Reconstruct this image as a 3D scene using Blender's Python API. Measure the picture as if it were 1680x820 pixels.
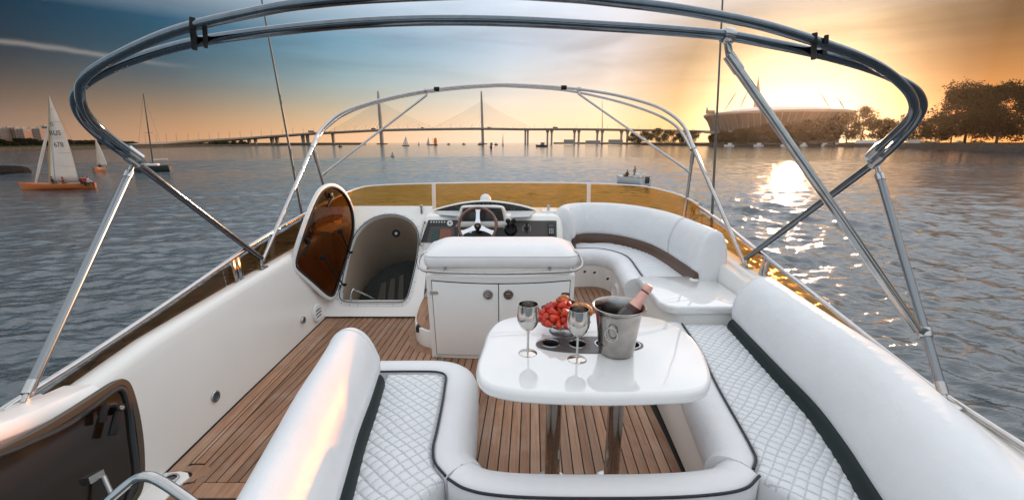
import bpy, bmesh, math, random
import numpy as np
from mathutils import Vector, Matrix

for o in list(bpy.data.objects): bpy.data.objects.remove(o, do_unlink=True)
scene = bpy.context.scene
COL = scene.collection
R = math.radians

# ------------------------------------------------------------------ camera
CAM_H = 1.6                      # eye height above the flybridge deck (deck is z = 0)
WATER_Z = -4.0                   # the flybridge deck is four metres above the water
FPX, CX, CY = 700.0, 840.0, 410.0
PITCH = math.atan(177.0 / 700.0)
cam_d = bpy.data.cameras.new('camera')
cam_d.sensor_fit = 'HORIZONTAL'; cam_d.sensor_width = 36.0
cam_d.lens = FPX / 1680.0 * 36.0
cam_d.clip_start = 0.05; cam_d.clip_end = 60000
cam = bpy.data.objects.new('camera', cam_d); COL.objects.link(cam)
cam.location = (0, 0, CAM_H); cam.rotation_euler = (math.pi / 2 - PITCH, 0, 0)
scene.camera = cam

# ------------------------------------------------------------------ sky, sun, exposure
SUN_AZ = R(32.6)                 # to the right of the view axis (+Y)
SUN_EL = R(4.4)
world = bpy.data.worlds.new('World'); scene.world = world; world.use_nodes = True
wn = world.node_tree; wn.nodes.clear()
sky = wn.nodes.new('ShaderNodeTexSky'); sky.sky_type = 'NISHITA'; sky.sun_disc = False
sky.sun_elevation = SUN_EL; sky.sun_rotation = SUN_AZ
sky.altitude = 0; sky.air_density = 1.0; sky.dust_density = 0.8; sky.ozone_density = 3.0
bg = wn.nodes.new('ShaderNodeBackground'); bg.inputs['Strength'].default_value = 0.14
wo = wn.nodes.new('ShaderNodeOutputWorld')
#SKY_BEGIN
EXPOSURE = 0.35
SKY_STRENGTH = 0.15
def _n(kind, **kw):
    n = wn.nodes.new(kind)
    for k, v in kw.items(): setattr(n, k, v)
    return n
def _vm(op, a, b=None, s=None):
    n = _n('ShaderNodeVectorMath', operation=op)
    for i, x in enumerate((a, b)):
        if x is None: continue
        if isinstance(x, tuple): n.inputs[i].default_value = x
        else: wn.links.new(x, n.inputs[i])
    if s is not None:
        if isinstance(s, (int, float)): n.inputs['Scale'].default_value = s
        else: wn.links.new(s, n.inputs['Scale'])
    return n.outputs['Value'] if op == 'DOT_PRODUCT' else n.outputs[0]
def _ma(op, a, b=0.0, clamp=False):
    n = _n('ShaderNodeMath', operation=op, use_clamp=clamp)
    for i, x in enumerate((a, b)):
        if isinstance(x, (int, float)): n.inputs[i].default_value = x
        else: wn.links.new(x, n.inputs[i])
    return n.outputs[0]
def _ramp(fac, stops):
    n = _n('ShaderNodeValToRGB'); e = n.color_ramp.elements
    while len(e) < len(stops): e.new(0.5)
    for k, (p, c) in enumerate(stops): e[k].position = p; e[k].color = (*c, 1)
    wn.links.new(fac, n.inputs[0]); return n.outputs[0]
def _mix(f, a, b, blend='MIX'):
    n = _n('ShaderNodeMix', data_type='RGBA', blend_type=blend)
    for i, x in ((0, f), (6, a), (7, b)):
        if isinstance(x, (int, float)): n.inputs[i].default_value = x
        elif isinstance(x, tuple): n.inputs[i].default_value = (*x, 1)
        else: wn.links.new(x, n.inputs[i])
    return n.outputs[2]
_tc = _n('ShaderNodeTexCoord'); _dir = _tc.outputs['Generated']
_sv = (math.sin(SUN_AZ) * math.cos(SUN_EL), math.cos(SUN_AZ) * math.cos(SUN_EL), math.sin(SUN_EL))
_dot = _vm('DOT_PRODUCT', _dir, _sv)
_sx = _n('ShaderNodeSeparateXYZ'); wn.links.new(_dir, _sx.inputs[0]); _el = _sx.outputs[2]
_k = SKY_STRENGTH * 2 ** EXPOSURE
_c = _vm('SCALE', sky.outputs[0], s=_k)
_den = _vm('MULTIPLY_ADD', _c, (0.80, 0.80, 0.80))
_den.node.inputs[2].default_value = (1, 1, 1)
_c = _vm('DIVIDE', _c, _den)                                   # soft shoulder: the air near the sun does not clip hard
_t = _ma('MULTIPLY_ADD', _dot, 0.5); _t.node.inputs[2].default_value = 0.5
_tint = _ramp(_t, ((0.0, (3.4, 2.9, 2.7)), (0.36, (2.8, 2.5, 2.4)), (0.575, (0.01, 0.11, 0.18)), (0.68, (0.17, 0.46, 0.60)), (0.80, (1.20, 1.40, 1.46)), (0.92, (2.4, 2.02, 2.0)), (0.968, (2.0, 1.66, 1.58)), (0.99, (0.85, 0.62, 0.38)), (1.0, (1.7, 1.4, 1.0))))  # lowest stops brighten the unseen sky behind the camera as added fill
_c = _vm('MULTIPLY', _c, _tint)
_low = _ramp(_t, ((0.0, (1.25, 1.15, 1.10)), (0.36, (1.15, 1.05, 1.0)), (0.575, (0.42, 0.26, 0.18)), (0.68, (0.74, 0.39, 0.20)), (0.80, (1.10, 0.64, 0.36)), (0.92, (1.25, 0.90, 0.68)), (0.968, (1.22, 0.84, 0.54)), (0.988, (1.05, 0.60, 0.22)), (1.0, (2.0, 1.5, 0.9))))  # lowest stops: horizon sky behind the camera raised, added fill light
_b = _ma('POWER', 2.71828, _ma('MULTIPLY', _ma('POWER', _ma('MULTIPLY', _ma('MAXIMUM', _el, 0.0), 13.5), 1.6), -1.0))
_c = _mix(_ma('MULTIPLY', _b, 0.92), _c, _low)
# thin streaked cloud high in the west
_mp = _n('ShaderNodeMapping'); _mp.inputs['Scale'].default_value = (2.2, 2.2, 15.0); _mp.inputs['Rotation'].default_value = (R(6), R(-5), 0)
wn.links.new(_dir, _mp.inputs[0])
_no = _n('ShaderNodeTexNoise'); _no.inputs['Scale'].default_value = 1.6; _no.inputs['Detail'].default_value = 6; _no.inputs['Distortion'].default_value = 0.5
wn.links.new(_mp.outputs[0], _no.inputs['Vector'])
_cl = _ramp(_no.outputs[0], ((0.42, (0, 0, 0)), (0.72, (1, 1, 1))))
_hi = _ma('MULTIPLY', _ma('SUBTRACT', _el, 0.05), 7.0, True)
_near = _ma('MULTIPLY', _ma('SUBTRACT', _dot, 0.80), 5.5, True)
_c = _mix(_ma('MULTIPLY', _ma('MULTIPLY', _cl, _hi), _ma('MULTIPLY_ADD', _near, 0.22)), _c, _vm('MULTIPLY', _c, (0.55, 0.50, 0.47)))
# the sky turns a deeper orange to the right of the sun, where thicker cloud lies
_side = _vm('DOT_PRODUCT', _dir, (math.cos(SUN_AZ), -math.sin(SUN_AZ), 0.0))
_sf = _ma('MULTIPLY', _ma('MULTIPLY', _ma('SUBTRACT', _side, 0.07), 6.0, True), _ma('MULTIPLY', _ma('SUBTRACT', _dot, 0.35), 2.0, True))
_hf = _ma('MULTIPLY', _el, 5.5, True)
_c = _mix(_sf, _c, _vm('MULTIPLY', _c, _mix(_hf, (0.95, 0.52, 0.15), (0.24, 0.175, 0.10))))
# the sky overhead is brightened as added fill light; it grows evenly upwards
_topfill = _ma('MULTIPLY', _ma('SUBTRACT', _el, 0.20), 2.2, True)
_topfill = _ma('MULTIPLY', _topfill, _ma('SUBTRACT', 2.0, _topfill))
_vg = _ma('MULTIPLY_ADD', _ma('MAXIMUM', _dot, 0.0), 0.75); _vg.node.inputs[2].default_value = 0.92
_c = _mix(_ma('MULTIPLY', _topfill, 0.92), _c, _vm('SCALE', _mix(_cl, (1.16, 1.19, 1.24), (1.06, 1.11, 1.17)), s=_vg))
# an aircraft trail in the upper left
def _pd(u, v):
    x = (u - 840) / 700; y = (410 - v) / 700; q = math.atan(177 / 700)
    return Vector((x, math.cos(q) + y * math.sin(q), -math.sin(q) + y * math.cos(q))).normalized()
_d0, _d1 = _pd(0, 68), _pd(330, 112)
_nr = _d0.cross(_d1).normalized(); _ax = (_d1 - _d0).normalized()
_wob = _n('ShaderNodeTexNoise'); _wob.inputs['Scale'].default_value = 14; _wob.inputs['Detail'].default_value = 5
wn.links.new(_dir, _wob.inputs['Vector'])
_off = _ma('MULTIPLY', _ma('SUBTRACT', _vm('DOT_PRODUCT', _dir, tuple(_nr)), _ma('MULTIPLY', _ma('SUBTRACT', _wob.outputs[0], 0.5), 0.012)), 260.0)
_line = _ma('POWER', 2.71828, _ma('MULTIPLY', _ma('MULTIPLY', _off, _off), -1.0))
_end = _ma('MULTIPLY', _ma('SUBTRACT', float(_d1.dot(_ax)), _vm('DOT_PRODUCT', _dir, tuple(_ax))), 8.0, True)
_front = _ma('MULTIPLY', _ma('SUBTRACT', _vm('DOT_PRODUCT', _dir, tuple(((_d0 + _d1) / 2).normalized())), 0.86), 12.0, True)
_line = _ma('MULTIPLY', _line, _front)
_c = _mix(_ma('MULTIPLY', _ma('MULTIPLY', _line, _end), 0.40), _c, (0.50, 0.44, 0.40))
_c = _vm('SCALE', _c, s=1.0 / _k)
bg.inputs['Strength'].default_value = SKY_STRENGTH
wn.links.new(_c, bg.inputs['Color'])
#SKY_END
wn.links.new(bg.outputs[0], wo.inputs[0])
sun_d = bpy.data.lights.new('sun', 'SUN'); sun_d.energy = 3.3; sun_d.angle = R(1.0); sun_d.color = (1.0, 0.57, 0.33)
sun = bpy.data.objects.new('sun', sun_d); COL.objects.link(sun)
sdir = Vector((math.sin(SUN_AZ) * math.cos(SUN_EL), math.cos(SUN_AZ) * math.cos(SUN_EL), math.sin(SUN_EL)))
sun.rotation_euler = sdir.to_track_quat('Z', 'Y').to_euler()
sun.location = (60, 90, 40)
scene.render.engine = 'CYCLES'
vs = scene.view_settings
vs.view_transform = 'Standard'; vs.look = 'None'; vs.gamma = 1.0; vs.use_curve_mapping = False
vs.exposure = EXPOSURE

# ------------------------------------------------------------------ measuring helpers (photo point -> place)
def ray(u, v):
    x = (u - CX) / FPX; y = (CY - v) / FPX
    return Vector((x, math.cos(PITCH) + y * math.sin(PITCH), -math.sin(PITCH) + y * math.cos(PITCH)))
EYE = Vector((0, 0, CAM_H))
def Pz(u, v, z): d = ray(u, v); return EYE + d * ((z - CAM_H) / d.z)
def Py(u, v, y): d = ray(u, v); return EYE + d * (y / d.y)
def Px(u, v, x): d = ray(u, v); return EYE + d * (x / d.x)
def Pw(u, v): return Pz(u, v, WATER_Z)
def Pp(u, v, p0, n): d = ray(u, v); return EYE + d * ((p0 - EYE).dot(n) / d.dot(n))

# ------------------------------------------------------------------ object helpers
WPOS = {}
def tag(o, label=None, cat=None, group=None, kind=None):
    if label: o['label'] = label
    if cat: o['category'] = cat
    if group: o['group'] = group
    if kind: o['kind'] = kind
    return o
def thing(name, loc, label, cat, group=None):
    e = bpy.data.objects.new(name, None); e.empty_display_size = 0.1
    COL.objects.link(e); e.location = Vector(loc); WPOS[e.name] = Vector(loc)
    return tag(e, label, cat, group)
def link(name, me, parent=None, center=None):
    o = bpy.data.objects.new(name, me); COL.objects.link(o)
    c = Vector(center) if center is not None else Vector((0, 0, 0))
    WPOS[o.name] = c.copy()
    if parent is not None:
        o.parent = parent; o.location = c - WPOS[parent.name]
    else: o.location = c
    return o
def copy_tree(o, parent=None):
    c = o.copy(); COL.objects.link(c); c.parent = parent
    WPOS[c.name] = WPOS.get(o.name, Vector()).copy()
    for ch in [k for k in bpy.data.objects if k.parent == o]: copy_tree(ch, c)
    return c

def catmull(pts, n=8, closed=False):
    P = [Vector(p) for p in pts]
    if len(P) < 3: return P
    out = []
    m = len(P)
    rng = range(m if closed else m - 1)
    for i in rng:
        p1 = P[i]; p2 = P[(i + 1) % m]
        p0 = P[i - 1] if (i > 0 or closed) else p1 * 2 - p2
        p3 = P[(i + 2) % m] if (i + 2 < m or closed) else p2 * 2 - p1
        for k in range(n):
            t = k / n
            out.append(0.5 * ((2 * p1) + (p2 - p0) * t + (2 * p0 - 5 * p1 + 4 * p2 - p3) * t * t + (3 * p1 - p0 - 3 * p2 + p3) * t ** 3))
    if not closed: out.append(P[-1].copy())
    return out

class MB:
    def __init__(s): s.v = []; s.f = []; s.m = []; s.cm = 0
    def _f(s, f): s.f.append(f); s.m.append(s.cm)
    def add(s, vs, fs):
        b = len(s.v); s.v += [Vector(x) for x in vs]
        for f in fs: s._f([b + i for i in f])
        return s
    def box(s, c, size, rz=0, M=None):
        hx, hy, hz = size[0] / 2, size[1] / 2, size[2] / 2
        vs = [Vector((x, y, z)) for z in (-hz, hz) for x, y in ((-hx, -hy), (hx, -hy), (hx, hy), (-hx, hy))]
        rot = M if M is not None else Matrix.Rotation(rz, 3, 'Z')
        vs = [rot @ x + Vector(c) for x in vs]
        return s.add(vs, [(3, 2, 1, 0), (4, 5, 6, 7), (0, 1, 5, 4), (1, 2, 6, 5), (2, 3, 7, 6), (3, 0, 4, 7)])
    def bar(s, a, b, w, h, up=(0, 0, 1)):
        a = Vector(a); b = Vector(b); d = (b - a); L = d.length; d.normalize()
        upv = Vector(up)
        sd = d.cross(upv)
        if sd.length < 1e-5: sd = d.cross(Vector((1, 0, 0)))
        sd.normalize(); u2 = sd.cross(d)
        M = Matrix((sd, d, u2)).transposed()
        return s.box((a + b) / 2, (w, L, h), M=M)
    def tube(s, path, r, n=12, closed=False):
        P = [Vector(p) for p in path]; m = len(P)
        rr = r if isinstance(r, (list, tuple)) else [r] * m
        T = []
        for i in range(m):
            a = P[i - 1] if (i > 0 or closed) else P[i]
            b = P[(i + 1) % m] if (i < m - 1 or closed) else P[i]
            T.append((b - a).normalized())
        nrm = T[0].orthogonal().normalized(); base = len(s.v)
        for i in range(m):
            if i:
                nrm = nrm - T[i] * nrm.dot(T[i])
                nrm = nrm.normalized() if nrm.length > 1e-6 else T[i].orthogonal().normalized()
            bn = T[i].cross(nrm)
            for k in range(n):
                a = 2 * math.pi * k / n
                s.v.append(P[i] + (nrm * math.cos(a) + bn * math.sin(a)) * rr[i])
        for i in range(m if closed else m - 1):
            j = (i + 1) % m
            for k in range(n):
                l = (k + 1) % n
                s._f([base + i * n + k, base + i * n + l, base + j * n + l, base + j * n + k])
        if not closed:
            s._f([base + k for k in range(n - 1, -1, -1)])
            s._f([base + (m - 1) * n + k for k in range(n)])
        return s
    def lathe(s, prof, n=32, o=(0, 0, 0), axis=(0, 0, 1), cap0=False, cap1=False):
        o = Vector(o); q = Vector(axis).to_track_quat('Z', 'Y'); base = len(s.v); m = len(prof)
        for (r, z) in prof:
            for k in range(n):
                a = 2 * math.pi * k / n
                s.v.append(o + q @ Vector((r * math.cos(a), r * math.sin(a), z)))
        for i in range(m - 1):
            for k in range(n):
                l = (k + 1) % n
                s._f([base + i * n + k, base + i * n + l, base + (i + 1) * n + l, base + (i + 1) * n + k])
        if cap0: s._f([base + k for k in range(n - 1, -1, -1)])
        if cap1: s._f([base + (m - 1) * n + k for k in range(n)])
        return s
    def prism(s, poly, z0, z1, M=None, o=(0, 0, 0)):
        n = len(poly); o = Vector(o)
        A = [Vector((p[0], p[1], z0)) for p in poly] + [Vector((p[0], p[1], z1)) for p in poly]
        if M is not None: A = [M @ a for a in A]
        A = [a + o for a in A]
        return s.add(A, [tuple(range(n - 1, -1, -1)), tuple(range(n, 2 * n))] + [(i, (i + 1) % n, n + (i + 1) % n, n + i) for i in range(n)])
    def loft(s, rings, closed=True, cap=True):
        b = len(s.v); n = len(rings[0])
        for r in rings: s.v += [Vector(p) for p in r]
        for i in range(len(rings) - 1):
            for k in range(n if closed else n - 1):
                l = (k + 1) % n
                s._f([b + i * n + k, b + i * n + l, b + (i + 1) * n + l, b + (i + 1) * n + k])
        if cap and closed:
            s._f([b + k for k in range(n - 1, -1, -1)])
            s._f([b + (len(rings) - 1) * n + k for k in range(n)])
        return s
    def sweep(s, prof, path, side=1, round0=0.0, round1=0.0, steps=5):
        """profile (across, z) carried along a ground path; across points to the left (side=1) or right of travel"""
        P = [Vector((p[0], p[1], p[2] if len(p) > 2 else 0)) for p in path]; m = len(P)
        ca = sum(p[0] for p in prof) / len(prof); cz = sum(p[1] for p in prof) / len(prof)
        fr = []
        for i in range(m):
            a = P[max(i - 1, 0)]; b = P[min(i + 1, m - 1)]
            t = (b - a); t.z = 0; t.normalize(); nv = Vector((-t.y, t.x, 0)) * side
            k = 1.0
            if 0 < i < m - 1:
                t1 = (P[i] - P[i - 1]); t1.z = 0; t1.normalize()
                k = 1.0 / max(0.6, t1.dot(t))
            fr.append((P[i], t, nv, k))
        rings = []
        def ring(p, nv, k, sc): return [p + nv * ((ca + (a - ca) * sc) * k) + Vector((0, 0, cz + (z - cz) * sc)) for a, z in prof]
        if round0 > 0:
            p, t, nv, k = fr[0]
            for j in range(steps, 0, -1):
                a = j / steps * math.pi / 2
                rings.append(ring(p - t * (round0 * math.sin(a)), nv, k, max(0.25, math.cos(a)) if j == steps else 0.55 + 0.45 * math.cos(a)))
        for p, t, nv, k in fr: rings.append(ring(p, nv, k, 1))
        if round1 > 0:
            p, t, nv, k = fr[-1]
            for j in range(1, steps + 1):
                a = j / steps * math.pi / 2
                rings.append(ring(p + t * (round1 * math.sin(a)), nv, k, max(0.25, math.cos(a)) if j == steps else 0.55 + 0.45 * math.cos(a)))
        return s.loft(rings)
    def build(s, name, mat, parent=None, bevel=0, seg=2, smooth=40, sub=0, local=False):
        me = bpy.data.meshes.new(name)
        vs = s.v
        if local: c = Vector((0, 0, 0))
        else:
            lo = Vector([min(v[i] for v in vs) for i in range(3)]); hi = Vector([max(v[i] for v in vs) for i in range(3)])
            c = (lo + hi) / 2
        me.from_pydata([tuple(v - c) for v in vs], [], s.f)
        mats = mat if isinstance(mat, (list, tuple)) else [mat]
        for k in mats: me.materials.append(M[k] if isinstance(k, str) else k)
        if len(mats) > 1: me.polygons.foreach_set('material_index', s.m)
        bm = bmesh.new(); bm.from_mesh(me)
        bmesh.ops.recalc_face_normals(bm, faces=bm.faces)
        if bevel:
            ed = [e for e in bm.edges if len(e.link_faces) == 2 and e.calc_face_angle(0) > R(35)]
            bmesh.ops.bevel(bm, geom=ed, offset=bevel, segments=seg, profile=0.5, affect='EDGES', clamp_overlap=True)
        bm.to_mesh(me); bm.free()
        if smooth:
            me.polygons.foreach_set('use_smooth', [True] * len(me.polygons))
            me.set_sharp_from_angle(angle=R(smooth))
        o = link(name, me, parent, c)
        if sub:
            md = o.modifiers.new('sub', 'SUBSURF'); md.levels = sub; md.render_levels = sub
        return o

def rrect(x0, y0, x1, y1, r, n=6):
    out = []
    for cx_, cy_, a0 in ((x1 - r, y1 - r, 0), (x0 + r, y1 - r, 90), (x0 + r, y0 + r, 180), (x1 - r, y0 + r, 270)):
        for k in range(n + 1):
            a = R(a0 + 90 * k / n); out.append((cx_ + r * math.cos(a), cy_ + r * math.sin(a)))
    return out

# ------------------------------------------------------------------ materials
M = {}
def mat(name, col, rough=0.5, metal=0.0, var=0.0, vscale=3.0, bump=0.0, bscale=40.0, coat=0.0, col2=None, stretch=None, spec=0.5, rvar=0.0, sheen=0.0, detail=4.0, world_co=False, bump2=0.0, b2scale=4.0):
    m = bpy.data.materials.new(name); m.use_nodes = True; M[name] = m
    nt = m.node_tree; b = nt.nodes['Principled BSDF']
    b.inputs['Base Color'].default_value = (*col, 1); b.inputs['Roughness'].default_value = rough
    b.inputs['Metallic'].default_value = metal; b.inputs['Specular IOR Level'].default_value = spec
    if coat: b.inputs['Coat Weight'].default_value = coat; b.inputs['Coat Roughness'].default_value = 0.06
    if sheen: b.inputs['Sheen Weight'].default_value = sheen
    if world_co:
        g = nt.nodes.new('ShaderNodeNewGeometry'); co = g.outputs['Position']
    else:
        tc = nt.nodes.new('ShaderNodeTexCoord'); co = tc.outputs['Object']
    if stretch:
        mp = nt.nodes.new('ShaderNodeMapping'); mp.inputs['Scale'].default_value = stretch
        nt.links.new(co, mp.inputs[0]); co = mp.outputs[0]
    if var or col2:
        n = nt.nodes.new('ShaderNodeTexNoise'); n.inputs['Scale'].default_value = vscale; n.inputs['Detail'].default_value = detail
        nt.links.new(co, n.inputs['Vector'])
        rp = nt.nodes.new('ShaderNodeValToRGB'); rp.color_ramp.elements[0].position = 0.35; rp.color_ramp.elements[1].position = 0.68
        c2 = col2 if col2 else tuple(c * (1 - var) for c in col)
        rp.color_ramp.elements[0].color = (*c2, 1); rp.color_ramp.elements[1].color = (*col, 1)
        nt.links.new(n.outputs[0], rp.inputs[0]); nt.links.new(rp.outputs[0], b.inputs['Base Color'])
        if rvar:
            mr = nt.nodes.new('ShaderNodeMapRange'); mr.inputs[3].default_value = rough - rvar; mr.inputs[4].default_value = rough + rvar
            nt.links.new(n.outputs[0], mr.inputs[0]); nt.links.new(mr.outputs[0], b.inputs['Roughness'])
    if bump or bump2:
        prev = None
        for st, sc in ((bump, bscale), (bump2, b2scale)):
            if not st: continue
            n2 = nt.nodes.new('ShaderNodeTexNoise'); n2.inputs['Scale'].default_value = sc; n2.inputs['Detail'].default_value = 3
            nt.links.new(co, n2.inputs['Vector'])
            bp = nt.nodes.new('ShaderNodeBump'); bp.inputs['Strength'].default_value = st; bp.inputs['Distance'].default_value = 0.3 / sc
            nt.links.new(n2.outputs[0], bp.inputs['Height'])
            if prev: nt.links.new(prev, bp.inputs['Normal'])
            prev = bp.outputs[0]
        nt.links.new(prev, b.inputs['Normal'])
    return m
def tinted(name, col, rough=0.02):
    """thin tinted pane: coloured see-through plus a clear gloss by Fresnel"""
    m = bpy.data.materials.new(name); m.use_nodes = True; M[name] = m
    nt = m.node_tree; nt.nodes.clear()
    t = nt.nodes.new('ShaderNodeBsdfTransparent'); t.inputs[0].default_value = (*col, 1)
    g = nt.nodes.new('ShaderNodeBsdfGlossy'); g.inputs['Roughness'].default_value = rough
    lw = nt.nodes.new('ShaderNodeLayerWeight'); lw.inputs['Blend'].default_value = 0.5
    pw = nt.nodes.new('ShaderNodeMath'); pw.operation = 'POWER'; pw.inputs[1].default_value = 5.0; nt.links.new(lw.outputs['Facing'], pw.inputs[0])
    fr = nt.nodes.new('ShaderNodeMath'); fr.operation = 'MULTIPLY_ADD'; fr.inputs[1].default_value = 0.75; fr.inputs[2].default_value = 0.035; nt.links.new(pw.outputs[0], fr.inputs[0])
    mx = nt.nodes.new('ShaderNodeMixShader'); o = nt.nodes.new('ShaderNodeOutputMaterial')
    nt.links.new(fr.outputs[0], mx.inputs[0]); nt.links.new(t.outputs[0], mx.inputs[1]); nt.links.new(g.outputs[0], mx.inputs[2])
    nt.links.new(mx.outputs[0], o.inputs[0]); return m

mat('gelcoat', (0.86, 0.84, 0.80), 0.28, var=0.05, vscale=1.5, bump=0.02, bscale=25, coat=0.3)
mat('gloss_white', (0.78, 0.78, 0.77), 0.05, coat=1.0, spec=0.8, var=0.04, vscale=9, rvar=0.03)
mat('vinyl', (0.77, 0.78, 0.79), 0.46, var=0.05, vscale=5, bump=0.10, bscale=420, bump2=0.24, b2scale=13)
mat('quilt', (0.74, 0.755, 0.765), 0.5, var=0.06, vscale=6, bump=0.12, bscale=420)
mat('green_vinyl', (0.008, 0.018, 0.019), 0.5, spec=0.25, bump=0.1, bscale=300, var=0.2)
mat('brown_vinyl', (0.12, 0.065, 0.042), 0.4, bump=0.1, bscale=300, var=0.2)
mat('piping', (0.010, 0.011, 0.02), 0.5)
mat('caulk', (0.012, 0.011, 0.010), 0.7)
for i, (c, c2) in enumerate((((0.40, 0.215, 0.125), (0.27, 0.135, 0.075)), ((0.35, 0.18, 0.10), (0.235, 0.115, 0.062)), ((0.44, 0.255, 0.16), (0.32, 0.175, 0.105)), ((0.37, 0.19, 0.105), (0.26, 0.13, 0.07)))):
    tm = mat('teak%d' % i, c, 0.62, col2=c2, vscale=9, stretch=(6, 0.55, 6), bump=0.25, bscale=60, detail=7)
    nt = tm.node_tree; b = nt.nodes['Principled BSDF']; old = b.inputs['Base Color'].links[0].from_socket
    gp = nt.nodes.new('ShaderNodeNewGeometry'); oi = nt.nodes.new('ShaderNodeObjectInfo')
    wz = nt.nodes.new('ShaderNodeTexNoise'); wz.inputs['Scale'].default_value = 3.2; wz.inputs['Detail'].default_value = 7; wz.inputs['Roughness'].default_value = 0.65; nt.links.new(gp.outputs['Position'], wz.inputs['Vector'])
    wr = nt.nodes.new('ShaderNodeValToRGB'); wr.color_ramp.elements[0].position = 0.48; wr.color_ramp.elements[1].position = 0.72; wr.color_ramp.elements[1].color = (0.5, 0.5, 0.5, 1); nt.links.new(wz.outputs[0], wr.inputs[0])
    mx = nt.nodes.new('ShaderNodeMix'); mx.data_type = 'RGBA'; mx.inputs[7].default_value = (0.46, 0.34, 0.26, 1); nt.links.new(wr.outputs[0], mx.inputs[0]); nt.links.new(old, mx.inputs[6])
    hv = nt.nodes.new('ShaderNodeHueSaturation'); mrr = nt.nodes.new('ShaderNodeMapRange'); mrr.inputs[3].default_value = 0.78; mrr.inputs[4].default_value = 1.2; nt.links.new(oi.outputs['Random'], mrr.inputs[0]); nt.links.new(mrr.outputs[0], hv.inputs['Value']); nt.links.new(mx.outputs[2], hv.inputs['Color']); nt.links.new(hv.outputs[0], b.inputs['Base Color'])
mat('steel', (0.50, 0.495, 0.49), 0.13, metal=1.0, var=0.12, vscale=30, rvar=0.05)
mat('steel_dark', (0.17, 0.20, 0.23), 0.11, metal=1.0, var=0.15, vscale=30, rvar=0.04)
mat('steel_brushed', (0.50, 0.48, 0.46), 0.3, metal=1.0, var=0.25, vscale=9, rvar=0.08, bump=0.05, bscale=90)
mat('steel_cup', (0.60, 0.57, 0.54), 0.14, metal=1.0, var=0.1, vscale=20, rvar=0.04)
mat('black_plastic', (0.010, 0.010, 0.011), 0.5, spec=0.2)
mat('rubber', (0.015, 0.015, 0.016), 0.65)
mat('dash_black', (0.022, 0.021, 0.021), 0.42, bump=0.05, bscale=200)
mat('dash_brown', (0.075, 0.062, 0.055), 0.45, bump=0.05, bscale=200)
mat('mahogany', (0.16, 0.042, 0.018), 0.16, col2=(0.08, 0.02, 0.009), vscale=20, coat=0.8)
mat('screen_blue', (0.05, 0.075, 0.085), 0.12)
mat('screen_orange', (0.24, 0.075, 0.035), 0.15)
mat('screen_green', (0.02, 0.055, 0.045), 0.15)
mat('white_plastic', (0.75, 0.75, 0.74), 0.35)
tinted('amber_glass', (1.0, 0.71, 0.35))
tinted('smoke_glass', (0.50, 0.34, 0.20))
tinted('clear_acrylic', (0.93, 0.93, 0.94))
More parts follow.
